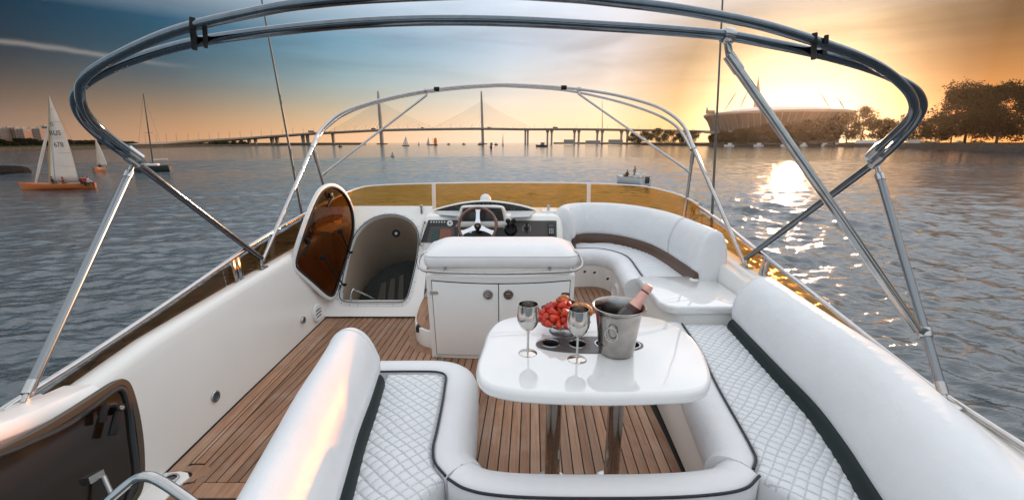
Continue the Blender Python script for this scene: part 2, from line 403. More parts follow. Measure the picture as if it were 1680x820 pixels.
# ================================================================== WATER
def make_water():
    rng = np.random.default_rng(5)
    rs = [3.0]
    while rs[-1] < 2550: rs.append(rs[-1] * (1.008 if rs[-1] < 9 else 1.0038 if rs[-1] < 170 else 1.0125 if rs[-1] < 1200 else 1.05))
    rs = np.array(rs)
    a1 = np.radians(np.arange(-57, 57, 0.2)); a2 = np.radians(np.arange(57, 303, 3.0))
    an = np.concatenate([a1, a2]); na = len(an); nr = len(rs)
    A, RR = np.meshgrid(an, rs)
    X = RR * np.sin(A); Y = RR * np.cos(A); Z = np.zeros_like(X)
    spc = np.where(RR < 170, RR * 0.004, RR * 0.0125)
    gust = 0.75 + 0.35 * np.sin(X * .045 + 1.3 * np.sin(Y * .03)) * np.sin(Y * .021 + .7) + 0.2 * np.sin(X * .013 - Y * .017)
    for lam, cnt, st in ((14, 5, .003), (8, 7, .005), (4.5, 10, .009), (2.6, 12, .019), (1.5, 14, .028), (0.85, 18, .038), (0.5, 16, .034)):
        for k in range(cnt):
            l = lam * rng.uniform(0.75, 1.3); th = rng.normal(R(8), 0.55)
            ph = rng.uniform(0, 6.28); amp = l * st * rng.uniform(.5, 1.2) / math.sqrt(cnt) * 1.25
            att = np.clip((l / spc - 2.5) / 4, 0, 1)
            kx = math.sin(th) * 2 * math.pi / l; ky = math.cos(th) * 2 * math.pi / l
            w = np.sin(kx * X + ky * Y + ph + 0.8 * np.sin((X * math.cos(th) - Y * math.sin(th)) * .9 / lam + k))
            w = 2 * ((w + 1) * 0.5) ** 1.5 - 0.9
            Z += amp * att * w * gust
    # wake crest of a passing boat, off the starboard side
    wx0, wy0, wx1, wy1 = 16.5, 47.0, 26.5, 19.0
    dx, dy = wx1 - wx0, wy1 - wy0; L = math.hypot(dx, dy)
    s = ((X - wx0) * dx + (Y - wy0) * dy) / L; d = ((X - wx0) * -dy + (Y - wy0) * dx) / L + 1.2 * np.sin(s * .22)
    env = np.clip(s / 6, 0, 1) * np.clip((L - s) / 10, 0, 1)
    Z += env * (0.34 * np.exp(-(d / .6) ** 2) - .12 * np.exp(-((d + 1.5) / 1.0) ** 2) + .20 * np.exp(-((d - 4.6) / .6) ** 2))
    Z *= np.clip((RR - 3) / 4, 0, 1)
    V = np.stack([X, Y, Z + WATER_Z], -1).reshape(-1, 3)
    i = np.arange(nr - 1)[:, None]; j = np.arange(na)[None, :]; j2 = (j + 1) % na
    F = np.stack([i * na + j, (i + 1) * na + j, (i + 1) * na + j2, i * na + j2], -1).reshape(-1, 4)
    me = bpy.data.meshes.new('water')
    me.vertices.add(len(V)); me.vertices.foreach_set('co', V.ravel())
    me.loops.add(F.size); me.loops.foreach_set('vertex_index', F.ravel().astype(np.int32))
    me.polygons.add(len(F)); me.polygons.foreach_set('loop_start', (np.arange(len(F)) * 4).astype(np.int32))
    me.polygons.foreach_set('use_smooth', np.ones(len(F), bool))
    me.update(); me.validate()
    m = bpy.data.materials.new('water'); m.use_nodes = True; nt = m.node_tree; b = nt.nodes['Principled BSDF']
    b.inputs['Base Color'].default_value = (0.001, 0.020, 0.032, 1); b.inputs['Roughness'].default_value = 0.09
    b.inputs['IOR'].default_value = 1.95
    g = nt.nodes.new('ShaderNodeNewGeometry')
    prev = None
    for sc, st, dist, sx in ((0.16, 0.10, 1.2, 2.4), (0.6, 0.35, 0.25, 2.6), (2.0, 0.6, 0.09, 2.4), (8.0, 0.8, 0.03, 1.8)):
        mp = nt.nodes.new('ShaderNodeMapping'); mp.inputs['Scale'].default_value = (1 / sx, 1, 1); mp.inputs['Rotation'].default_value = (0, 0, R(-14))
        nt.links.new(g.outputs['Position'], mp.inputs[0])
        n = nt.nodes.new('ShaderNodeTexNoise'); n.inputs['Scale'].default_value = sc; n.inputs['Detail'].default_value = 3; n.inputs['Distortion'].default_value = .6; n.inputs['Roughness'].default_value = 0.6
        nt.links.new(mp.outputs[0], n.inputs['Vector'])
        bp = nt.nodes.new('ShaderNodeBump'); bp.inputs['Strength'].default_value = st; bp.inputs['Distance'].default_value = dist
        nt.links.new(n.outputs[0], bp.inputs['Height'])
        if prev: nt.links.new(prev, bp.inputs['Normal'])
        prev = bp.outputs[0]
    nt.links.new(prev, b.inputs['Normal'])
    me.materials.append(m)
    o = bpy.data.objects.new('water', me); COL.objects.link(o); o['kind'] = 'structure'
make_water()
# ================================================================== YACHT: deck, coamings, companionway
def interp(tab, y):
    if y <= tab[0][0]: return tab[0][1]
    for (a, va), (b, vb) in zip(tab, tab[1:]):
        if y <= b: return va + (vb - va) * (y - a) / (b - a)
    return tab[-1][1]
def clip(poly, px, py, nx, ny):
    out = []
    for i in range(len(poly)):
        a = poly[i]; b = poly[(i + 1) % len(poly)]
        da = (a[0] - px) * nx + (a[1] - py) * ny; db = (b[0] - px) * nx + (b[1] - py) * ny
        if da >= 0: out.append(a)
        if (da >= 0) != (db >= 0):
            t = da / (da - db); out.append((a[0] + (b[0] - a[0]) * t, a[1] + (b[1] - a[1]) * t))
    return out
rnd = random.Random(11)
def plank(poly, z0, z1, parent, mk=None):
    if len(poly) < 3: return
    m = MB(); m.prism(poly, z0, z1)
    return m.build('plank', 'teak%d' % (rnd.randrange(4) if mk is None else mk), parent, bevel=0.0012, seg=1, smooth=0)
def deck():
    m = MB(); m.prism([(-1.76, 0.55), (0.95, 0.55), (0.95, 3.9), (-1.80, 3.9)], -0.06, -0.005)
    d = m.build('deck', 'caulk'); d['kind'] = 'structure'
    # boards along the left coaming
    def wl(y): return interp([(1.6, -1.728), (2.36, -1.742), (3.85, -1.752)], y)
    g = 0.0065
    y0, y1 = 1.80, 3.79
    def strip(o0, o1, a, b, mk=None):
        n = 6; ys = [a + (b - a) * k / n for k in range(n + 1)]
        plank([(wl(y) + o0, y) for y in ys] + [(wl(y) + o1, y) for y in reversed(ys)], -0.006, 0.0, d, mk)
    strip(0.008, 0.075, 1.80, y1, 0); strip(0.075 + g, 0.098, 1.86, y1, 2)
    strip(0.098 + g, 0.152, 1.86, y1, 1)
    # the boards of the field
    ang = R(2.6); dx, dy = math.sin(ang), math.cos(ang); w = 0.0545; lim = 0.152 + g
    k = -60
    for k in range(-42, 18):
        c0 = 0.32 + k * w; c1 = c0 + w - g
        def pt(c, y): return (c + dx / dy * (y - 2.0), y)
        poly = [pt(c0, 1.0), pt(c1, 1.0), pt(c1, 3.79), pt(c0, 3.79)]
        if c0 < -0.75: poly = clip(poly, 0, 1.735, 0, 1)
        poly = clip(poly, wl(1.8) + lim, 1.8, 2.0, wl(3.8) * -1 + wl(1.8))
        poly = clip(poly, 0.86 if k > 0 else 0.9, 2.0, -1, 0.02)
        plank(poly, -0.006, 0.0, d)
    # end boards and the curved corner board by the drain
    plank([(-1.50, 1.64), (-0.80, 1.64), (-0.80, 1.731), (-1.50, 1.731)], -0.006, 0.0, d, 3)
    plank([(-1.60, 1.55), (-1.504, 1.55), (-1.504, 1.735), (-1.53, 1.735), (-1.60, 1.71)], -0.006, 0.0, d, 1)
    arc = [(-1.722 + 0.01, 1.80)] + [(-1.60 + 0.085 * math.cos(a), 1.80 + 0.05 * math.sin(a)) for a in [R(x) for x in range(150, -31, -20)]] + [(-1.56, 1.74), (-1.60, 1.725)] + [(-1.64 + 0.055 * math.cos(a), 1.775 + 0.03 * math.sin(a)) for a in [R(x) for x in range(0, 121, 30)]]
    plank(arc, -0.006, 0.0005, d, 3)
    plank([(-1.74, 3.795), (-0.90, 3.795), (-0.90, 3.835), (-1.745, 3.835)], -0.006, 0.0, d, 1)
    # curved board round the foot of the step
    cb = catmull([(-0.90, 3.62), (-0.885, 3.38), (-0.82, 3.16), (-0.70, 3.05), (-0.60, 3.01)], 5)
    ci = catmull([(-0.845, 3.62), (-0.83, 3.40), (-0.775, 3.215), (-0.67, 3.11), (-0.60, 3.08)], 5)
    plank([(p.x, p.y) for p in [Vector((*q[:2], 0)) for q in cb]] + [(q.x, q.y) for q in reversed(ci)], -0.004, 0.002, d, 0)
    return d
_cm = catmull
def catmull2(pts, n=6): return _cm([(p[0], p[1], 0) for p in pts], n)
catmull = lambda pts, n=8, closed=False: _cm([p if len(p) > 2 else (p[0], p[1], 0) for p in pts], n, closed)
DECK = deck()

def helm_platform():
    edge = catmull([(-0.865, 3.86), (-0.845, 3.52), (-0.80, 3.28), (-0.70, 3.15), (-0.55, 3.10)], 6)
    poly = [(p.x, p.y) for p in edge] + [(1.25, 3.10), (1.25, 4.9), (-0.865, 4.9)]
    m = MB(); m.prism(poly, -0.02, 0.146)
    d = m.build('helm_platform', 'gelcoat', bevel=0.008); d['kind'] = 'structure'
    inn = [(p.x + 0.012, p.y + 0.012) for p in edge]
    # rim board
    rim_in = [(p.x + 0.075, p.y + 0.06) for p in edge]
    plank(inn + list(reversed(rim_in)), 0.145, 0.152, d, 0)
    for k in range(34):
        x0 = -0.78 + k * 0.0565; poly = [(x0, 3.15), (x0 + 0.0505, 3.15), (x0 + 0.0505, 4.6), (x0, 4.6)]
        for a, b in zip(rim_in, rim_in[1:]):
            nx, ny = (b[1] - a[1]), -(b[0] - a[0])
            if poly: poly = clip(poly, a[0] - nx * 0.0 , a[1], -nx, -ny) if len(poly) > 2 else poly
        if x0 > 0.62: poly = clip(poly, 0.70, 4.35, -0.6, -0.9)
        plank(poly, 0.142, 0.151, d)
    m = MB(); m.prism([(-0.78, 3.2), (1.2, 3.2), (1.2, 4.7), (-0.78, 4.7)], 0.1, 0.1475); m.build('caulking', 'caulk', d, smooth=0)
    return d
helm_platform()

ZL = [(-0.5, 0.50), (1.25, 0.55), (1.6, 0.60), (1.94, 0.645), (2.56, 0.675), (3.55, 0.715), (4.3, 0.765), (4.8, 0.79)]
def coaming_left():
    t = thing('coaming', (-1.85, 2.5, 0), 'long white gelcoat side wall with beige walkway face and round speaker, port side', 'coaming')
    rings = []
    for y in [1.22, 1.27, 1.36] + [1.5 + k * 0.15 for k in range(23)]:
        z = interp(ZL, y); xi = interp([(1.2, -1.715), (1.6, -1.728), (2.36, -1.742), (3.85, -1.752), (4.8, -1.76)], y)
        f = 1.0 if y > 1.4 else 0.75 + 0.25 * (y - 1.22) / 0.18
        h = [(xi, -0.05), (xi, 0.05), (xi - 0.012, z * 0.5), (xi - 0.03, z - 0.09), (xi - 0.04, z - 0.045), (xi - 0.052, z - 0.015), (xi - 0.07, z), (xi - 0.11, z + 0.004), (xi - 0.15, z - 0.002), (xi - 0.165, z - 0.03), (xi - 0.20, z - 0.2), (xi - 0.36, -0.7), (xi - 0.36, -0.75), (xi - 0.1, -0.75)]
        rings.append([(a, y, b * (f if b > 0.05 else 1)) for a, b in h])
    m = MB(); m.loft(rings); m.build('wall', 'gelcoat', t, smooth=50)
    # black seal line where wall meets deck
    m = MB(); m.tube([(interp([(1.6, -1.728), (2.36, -1.742), (3.85, -1.752)], y), y, 0.0) for y in (1.75, 2.36, 3.0, 3.84)], 0.006, 6); m.build('seal', 'caulk', t)
    # round speaker, vent rosette and courtesy light on the walkway face
    p = Px(519, 513, -1.752)
    m = MB(); m.lathe([(0.0, 0.018), (0.05, 0.02), (0.062, 0.024), (0.072, 0.024), (0.083, 0.016), (0.086, 0.0)], 32, p, (1, 0, 0)); sp = m.build('speaker', 'white_plastic', t)
    for k in range(7):
        a = -0.045 + k * 0.015; hh = math.sqrt(0.055 ** 2 - a * a)
        m = MB(); m.box((p.x + 0.0215, p.y, p.z + a), (0.004, 2 * hh, 0.006)); m.build('grille_bar', 'rubber' if k % 2 else 'white_plastic', sp, smooth=0)
    for (u, v, r) in ((497, 525, 0.030), (352, 650, 0.036)):
        p = Px(u, v, -1.746)
        m = MB(); m.lathe([(0.0, 0.006), (r * 0.68, 0.007)], 24, p, (1, 0, 0)); g = m.build('courtesy_light', 'screen_blue', t)
        m = MB(); m.lathe([(r * 0.66, 0.004), (r * 0.7, 0.012), (r * 0.9, 0.012), (r, 0.006), (r, -0.01)], 24, p, (1, 0, 0)); m.build('bezel', 'steel', g)
    return t
coaming_left()
ZR = [(-0.5, 0.48), (1.25, 0.545), (2.0, 0.62), (2.5, 0.655), (3.06, 0.69), (3.6, 0.73), (4.2, 0.78), (4.8, 0.80)]
def coaming_right():
    t = thing('coaming', (1.8, 2.5, 0), 'white gelcoat side wall with narrow ledge behind the long sofa, starboard side', 'coaming')
    rings = []
    for y in [0.3 + k * 0.15 for k in range(31)]:
        z = interp(ZR, y); xi = 1.66 + 0.02 * min(1, y / 4)
        h = [(xi, -0.05), (xi, z * 0.5), (xi + 0.015, z - 0.05), (xi + 0.03, z - 0.012), (xi + 0.05, z), (xi + 0.14, z), (xi + 0.155, z - 0.03), (xi + 0.2, z - 0.2), (xi + 0.36, -0.7), (xi + 0.36, -0.75), (xi + 0.1, -0.75)]
        rings.append([(a, y, b) for a, b in h])
    m = MB(); m.loft(rings); m.build('wall', 'gelcoat', t, smooth=50)
    # raised inner lip
    rings = []
    for y in [2.35 + k * 0.1 for k in range(22)]:
        z = interp(ZR, y); xi = 1.60
        rings.append([(xi, y, 0.3), (xi - 0.005, y, z - 0.03), (xi + 0.01, y, z - 0.006), (xi + 0.03, y, z - 0.004), (xi + 0.085, y, z - 0.02), (xi + 0.085, y, 0.3)])
    m = MB(); m.loft(rings); m.build('inner_lip', 'gelcoat', t, smooth=50)
    for (u, v) in ((1177, 409),):
        p = Pz(u, v, interp(ZR, 3.2) + 0.002)
        m = MB(); m.lathe([(0, 0.006), (0.008, 0.005), (0.01, 0.0)], 12, p); m.build('stud', 'black_plastic', t)
coaming_right()

WS_TOP = [(-1.80, 3.95), (-1.79, 4.30), (-1.75, 4.70), (-1.62, 4.98), (-1.38, 5.14), (-0.96, 5.27), (-0.5, 5.36), (0.0, 5.40), (0.5, 5.36), (0.94, 5.27), (1.30, 5.12), (1.53, 4.90), (1.66, 4.55), (1.72, 4.20), (1.745, 3.98)]
def windscreen():
    t = thing('windscreen', (0, 5.3, 0.7), 'wraparound amber tinted windscreen with pale top trim ahead of the helm', 'windscreen')
    top = catmull(WS_TOP, 6); n = len(top)
    cen = Vector((0, 3.6, 0))
    def ztop(i):
        p = top[i]
        if p.x > 1.5: return interp([(3.98, 1.03), (4.3, 1.07), (4.9, 1.10)], p.y)
        if p.x < -1.5: return interp([(3.95, 1.0), (4.3, 1.04), (4.9, 1.10)], p.y)
        return 1.10
    T = [Vector((top[i].x, top[i].y, ztop(i))) for i in range(n)]
    B = []
    for i in range(n):
        a = top[max(0, i - 1)]; b = top[min(n - 1, i + 1)]; tt = (b - a).normalized(); nv = Vector((-tt.y, tt.x, 0))
        B.append(Vector((top[i].x, top[i].y, 0.70)) + nv * 0.11)
    def idx(x): return min(range(n), key=lambda i: abs(top[i].x - x) + (0 if top[i].y > 4.8 else 9))
    i1, i2 = idx(-0.965), idx(0.945)
    for a, b in ((0, i1), (i1, i2), (i2, n - 1)):
        m = MB(); rings = []
        for i in range(a, b + 1):
            tt = (top[min(n - 1, i + 1)] - top[max(0, i - 1)]).normalized(); nv = Vector((-tt.y, tt.x, 0)) * 0.006
            rings.append([T[i], T[i] + nv, B[i] + nv, B[i]])
        m.loft(rings); m.build('pane', 'amber_glass', t, smooth=30)
    m = MB(); m.tube([p + Vector((0, 0, 0.008)) for p in T], 0.008, 10); m.build('top_trim', 'white_plastic', t)
    for i in (i1, i2):
        m = MB(); d = (B[i] - T[i]).normalized(); q = Vector((0, -0.012, 0))
        m.bar(T[i] + q + Vector((0, 0, 0.012)), B[i] + q, 0.046, 0.012, up=(0, -1, 0)); m.build('mullion', 'white_plastic', t, bevel=0.003)
    # front coaming the glass stands on
    m = MB(); rings = []
    for i in range(n):
        tt = (top[min(n - 1, i + 1)] - top[max(0, i - 1)]).normalized(); nv = Vector((-tt.y, tt.x, 0))
        c = Vector((B[i].x, B[i].y, 0)); z = 0.785
        rings.append([c + nv * a + Vector((0, 0, b)) for a, b in ((-0.20, 0.2), (-0.20, z - 0.03), (-0.18, z - 0.005), (-0.03, z), (0.03, z - 0.01), (0.10, z - 0.1), (0.5, -0.3), (0.4, -0.5), (-0.1, -0.5))])
    m.loft(rings); m.build('front_coaming', 'gelcoat', t, smooth=50)
windscreen()

# ---------------------------------------------------------------- companionway with its open hatch
SL = R(49)
HO = Vector((0, 3.85, 0.17)); HN = Vector((0, -math.sin(SL), math.cos(SL))); HB = Vector((0, math.cos(SL), math.sin(SL)))
def hp(a, b, c=0.0): return HO + Vector((a, 0, 0)) + HB * b + HN * c
def hab(u, v):
    p = Pp(u, v, HO, HN); return (p.x, (p - HO).dot(HB))
def companionway():
    t = thing('companionway', (-1.3, 3.85, 0), 'arched stair opening in sloping white bulkhead, its smoked hatch swung open', 'companionway')
    loop = [hab(u, v) for u, v in ((575, 496), (561, 491), (559, 482), (563, 462), (571, 425), (577, 403), (588, 380), (608, 362), (632, 354), (655, 355), (674, 364), (685, 380), (687, 400), (683, 430), (676, 462), (670, 484), (664, 493), (655, 496), (620, 496))]
    L = catmull([(a, b, 0) for a, b in loop], 3, True); n = len(L)
    ca = sum(p.x for p in L) / n; cb = sum(p.y for p in L) / n
    amin, amax, bmin, bmax = -1.78, -0.845, -0.20, 1.02
    out = []
    for p in L:
        dx, dy = p.x - ca, p.y - cb
        s = min(((amax - ca) / dx if dx > 0 else (amin - ca) / dx) if abs(dx) > 1e-6 else 9e9, ((bmax - cb) / dy if dy > 0 else (bmin - cb) / dy) if abs(dy) > 1e-6 else 9e9)
        out.append((ca + dx * s, cb + dy * s))
    # make sure the corners are reached
    for ca_, cb_ in ((amin, bmin), (amax, bmin), (amax, bmax), (amin, bmax)):
        k = min(range(n), key=lambda i: (out[i][0] - ca_) ** 2 + (out[i][1] - cb_) ** 2); out[k] = (ca_, cb_)
    m = MB(); rr = [[hp(a, b, 0) for a, b in out], [hp(p.x + (q[0] - p.x) * 0.12, p.y + (q[1] - p.y) * 0.12, 0) for p, q in zip(L, out)], [hp(p.x, p.y, 0.0) for p in L], [hp(p.x, p.y, -0.06) for p in L]]
    m.loft(rr, cap=False); bh = m.build('bulkhead', 'gelcoat', t, smooth=30)
    # sill step under the slope
    m = MB(); m.box((-1.31, 3.90, 0.045), (0.93, 0.13, 0.10)); m.build('sill', 'gelcoat', t, bevel=0.012)
    # rubbing frame, alloy lip round the opening
    def off(d):
        o = []
        for i in range(n):
            a, b = L[i - 1], L[(i + 1) % n]; q = Vector((b.x - a.x, b.y - a.y, 0)).normalized(); nv = Vector((-q.y, q.x, 0))
            if nv.dot(Vector((L[i].x - ca, L[i].y - cb, 0))) < 0: nv = -nv
            o.append((L[i].x + nv.x * d, L[i].y + nv.y * d))
        return o
    o1, o2, o3 = off(-0.004), off(0.014), off(0.038)
    m = MB(); m.loft([[hp(a, b, -0.03) for a, b in o1], [hp(a, b, 0.016) for a, b in o1], [hp(a, b, 0.018) for a, b in o2], [hp(a, b, 0.006) for a, b in off(0.018)], [hp(a, b, 0.006) for a, b in o3], [hp(a, b, -0.002) for a, b in o3]], cap=False)
    fr = m.build('hatch_frame', 'white_plastic', t, smooth=40)
    m = MB(); m.tube([hp(a, b, 0.017) for a, b in off(0.004)], 0.005, 8, True); m.build('seal', 'rubber', fr)
    for k in range(0, n, 2):
        a, b = off(0.028)[k]
        m = MB(); m.lathe([(0.0, 0.003), (0.004, 0.003), (0.006, 0.0)], 8, hp(a, b, 0.006), HN); m.build('screw', 'steel_brushed', fr)
    # moulded stairwell
    m = MB(); rings = []
    for d, s, sh in ((0.03, 1.0, 0), (0.3, 1.0, 0.0), (0.7, 0.98, 0.0), (1.1, 0.9, -0.05), (1.15, 0.5, -0.05), (1.16, 0.02, -0.05)):
        rings.append([hp(ca + (p.x - ca) * s, cb + (p.y - cb) * s, 0) + Vector((0, 0.62, -0.78)) * d + Vector((sh, 0, 0)) for p in L])
    m.loft(rings, cap=False); m.build('stairwell', 'well_lining', t, smooth=50)
    # curved dark lower stair casing and the treads
    c0 = Vector((-1.02, 4.55, -0.55))
    m = MB(); path = []
    for k in range(9):
        a = R(100 + k * 12); path.append((c0.x + 0.42 * math.cos(a), c0.y - 0.28 + 0.30 * math.sin(a)))
    for k in range(3):
        m = MB(); m.box((-1.22 + 0.06 * k, 4.35 + 0.12 * k, -0.52 - 0.13 * k), (0.50, 0.2, 0.03), rz=R(12)); m.build('stair_tread', 'dark_carpet', t, bevel=0.006)
    dv = Vector((0, 0.62, -0.78)); c0 = HO + dv * 0.42
    px = ((580, 500), (590, 488), (599, 470), (610, 455), (625, 442), (645, 432), (668, 427), (690, 427), (690, 470), (680, 505))
    A = [Pp(u, v, c0, HN) for u, v in px]
    m = MB(); m.loft([A, [p + dv * 0.5 for p in A]]); m.build('stair_casing', 'dark_carpet', t, bevel=0.01)
    for k in range(3):
        A = [Pp(u, v, c0 + dv * -0.012, HN) for u, v in ((618 + 17 * k, 494), (632 + 15 * k, 494), (634 + 14 * k, 462 - 6 * k), (626 + 15 * k, 464 - 6 * k))]
        m = MB(); m.loft([A, [p + dv * 0.02 for p in A]]); m.build('stair_panel', 'dark_panel', t)
    # round lamp high on the lining
    p = hp(*hab(647, 374), 0) + Vector((0, 0.62, -0.78)) * 0.10 + Vector((0, -0.01, 0.01))
    ax = (EYE - p).normalized()
    m = MB(); m.lathe([(0, 0.012), (0.024, 0.012), (0.03, 0.016), (0.04, 0.012), (0.042, -0.02)], 24, p, ax); m.build('lamp', 'black_plastic', t)
    m = MB(); m.lathe([(0, 0.014), (0.014, 0.014)], 20, p, ax); m.build('lamp_lens', 'tray_grey', t)
    # grab handle inside, at the foot
    a, b = hab(573, 495)
    m = MB(); m.tube(catmull([hp(a, b, -0.05), hp(a + 0.005, b + 0.10, 0.0), hp(a + 0.05, b + 0.13, -0.05), hp(a + 0.3, b + 0.06, -0.35)], 6), 0.011, 8); m.build('grab_handle', 'steel', t)
    # ---- open hatch door: turned about the opening's left edge
    h0 = Vector(hp(*hab(553, 487), 0.02)); h1 = Vector(hp(*hab(578, 400), 0.02)); ax = (h1 - h0).normalized()
    q = Matrix.Rotation(-R(99), 3, ax)
    a0, b0 = hab(553, 487)
    def dp(a, b, c=0.0): return h0 + q @ (hp(a, b, c) - hp(a0, b0, 0))
    D = off(0.030); D = [(a, b) for a, b in D]
    def offD(d):
        o = []
        for i in range(n):
            a, b = D[i - 1], D[(i + 1) % n]; w = Vector((b[0] - a[0], b[1] - a[1], 0)).normalized(); nv = Vector((-w.y, w.x, 0))
            if nv.dot(Vector((D[i][0] - ca, D[i][1] - cb, 0))) < 0: nv = -nv
            o.append((D[i][0] + nv.x * d, D[i][1] + nv.y * d))
        return o
    m = MB(); i1, i2 = offD(-0.030), offD(0.0)
    m.loft([[dp(a, b, 0.0) for a, b in i1], [dp(a, b, 0.026) for a, b in i1], [dp(a, b, 0.03) for a, b in offD(-0.006)], [dp(a, b, 0.024) for a, b in i2], [dp(a, b, 0.0) for a, b in i2], [dp(a, b, -0.004) for a, b in offD(-0.008)], [dp(a, b, 0.0) for a, b in i1]], cap=False)
    dr = m.build('hatch_door', 'white_plastic', t, smooth=40)
    m = MB(); m.prism([(0, 0, 0)] * 0 or [(a, b) for a, b in offD(-0.028)], 0, 0.006)
    m.v = [dp(v.x, v.y, 0.008 + v.z) for v in m.v]; m.build('pane', 'door_glass', dr, smooth=0)
    m = MB(); m.tube([dp(a, b, 0.014) for a, b in offD(-0.036)], 0.009, 8, True); m.tube([dp(a, b, 0.0) for a, b in offD(-0.036)], 0.009, 8, True); m.build('gasket', 'rubber', dr)
    bb0 = min(b for a, b in D); bb1 = max(b for a, b in D); aa1 = max(a for a, b in D); aa0 = min(a for a, b in D)
    for fa, fb in ((0.80, 0.80), (0.86, 0.28)):
        A = aa0 + (aa1 - aa0) * fa; Bq = bb0 + (bb1 - bb0) * fb
        m = MB(); m.bar(dp(A, Bq, 0.0), dp(A, Bq, -0.03), 0.045, 0.045); m.bar(dp(A - 0.02, Bq, -0.03), dp(A + 0.015, Bq - 0.14, -0.036), 0.022, 0.014); m.build('latch', 'black_plastic', dr, bevel=0.003)
    for fa, fb, ln in ((0.42, 0.60, 0.30), (0.55, 0.26, 0.26)):
        A = aa0 + (aa1 - aa0) * fa; Bq = bb0 + (bb1 - bb0) * fb
        e = hp(aa0 + 0.045, Bq - 0.06, 0.015)
        m = MB(); m.lathe([(0, 0.02), (0.022, 0.02), (0.026, 0.0)], 12, dp(A, Bq, -0.02), q @ (-HN)); m.tube([dp(A, Bq, -0.035), e], 0.007, 8); m.bar(e, e + Vector((0.03, 0, 0)), 0.02, 0.02); m.build('stay', 'black_plastic', dr)
    for f in (0.15, 0.45, 0.75):
        p = h0.lerp(h1, f); m = MB(); m.bar(p - ax * 0.03, p + ax * 0.03, 0.022, 0.018); m.build('hinge', 'steel', dr, bevel=0.003)
mat('well_lining', (0.40, 0.32, 0.245), 0.45, var=0.08)
mat('tray_grey', (0.42, 0.45, 0.47), 0.35)
mat('dark_panel', (0.045, 0.035, 0.022), 0.5)
mat('dark_carpet', (0.02, 0.022, 0.02), 0.8, var=0.3, vscale=30)
tinted('door_glass', (0.52, 0.35, 0.21))
companionway()

# ---------------------------------------------------------------- rails and side screens
def rail(side):
    s = 'port' if side < 0 else 'starboard'
    t = thing('handrail', (1.85 * side, 2.5, 0.6), 'long stainless tube handrail along the %s' % ('port side, nearest the sailing boats' if side < 0 else 'starboard side, sloping down past the sofa'), 'handrail')
    if side < 0: pts = [Px(u, v, -1.88) for u, v in ((540, 328), (520, 340), (430, 391), (300, 480), (150, 580), (0, 675))] + [Vector((-1.86, 1.0, 0.60))]
    else: pts = [Px(u, v, 1.80) for u, v in ((1137, 333), (1185, 366), (1230, 401), (1350, 495), (1470, 590), (1540, 642))] + [Vector((1.78, 1.2, 0.57))]
    m = MB(); m.tube(catmull(pts, 6), 0.0145, 12); m.build('tube', 'steel', t)
    st = ((376, 428, 0.045), (500, 352, 0.03)) if side < 0 else ((1139, 336, 0.03), (1264, 427, 0.04))
    tab = ZL if side < 0 else ZR
    path = catmull(pts, 12)
    for u, v, w in st:
        q = Px(u, v, 1.88 * side if side < 0 else 1.80); q = min(path, key=lambda p: abs(p.y - q.y))
        zb = interp(tab, q.y) - 0.005
        for dy in (0.0, 0.05):
            m = MB(); m.bar((q.x, q.y + dy, q.z - 0.004), (q.x - side * 0.03, q.y + dy - 0.03, zb), 0.012, w, up=(0, 1, 0)); m.build('stanchion', 'steel', t, bevel=0.003)
    # tinted side screen below the rail
    g = thing('side_screen', (1.86 * side, 2.5, 0.6), 'low tinted glass screen below the %s handrail' % s, 'side screen')
    ys = [k * 0.1 for k in range(12, 42)]
    cut = 2.66 if side < 0 else 2.48
    for lo, hi in ((1.3 if side < 0 else 1.45, cut), (cut + 0.012, 4.02)):
        yy = [lo] + [y for y in ys if lo + 0.02 < y < hi - 0.02] + [hi]
        rings = []
        for y in yy:
            q = min(path, key=lambda p: abs(p.y - y)); zb = interp(tab, y) - 0.01
            k = interp([(1.3, 0.25), (1.8, 0.5), (2.6, 0.72), (4.1, 0.80)], y)
            zt = zb + 0.01 + (q.z - zb) * k
            x = q.x + side * 0.005; xb = (-1.755 - 0.12 if side < 0 else 1.80)
            rings.append([(xb, y, zb), (x, y, zt), (x + side * 0.006, y, zt), (xb + side * 0.006, y, zb)])
        m = MB(); m.loft(rings); m.build('pane', 'amber_glass' if side > 0 else 'smoke_glass', g, smooth=20)
rail(-1); rail(1)
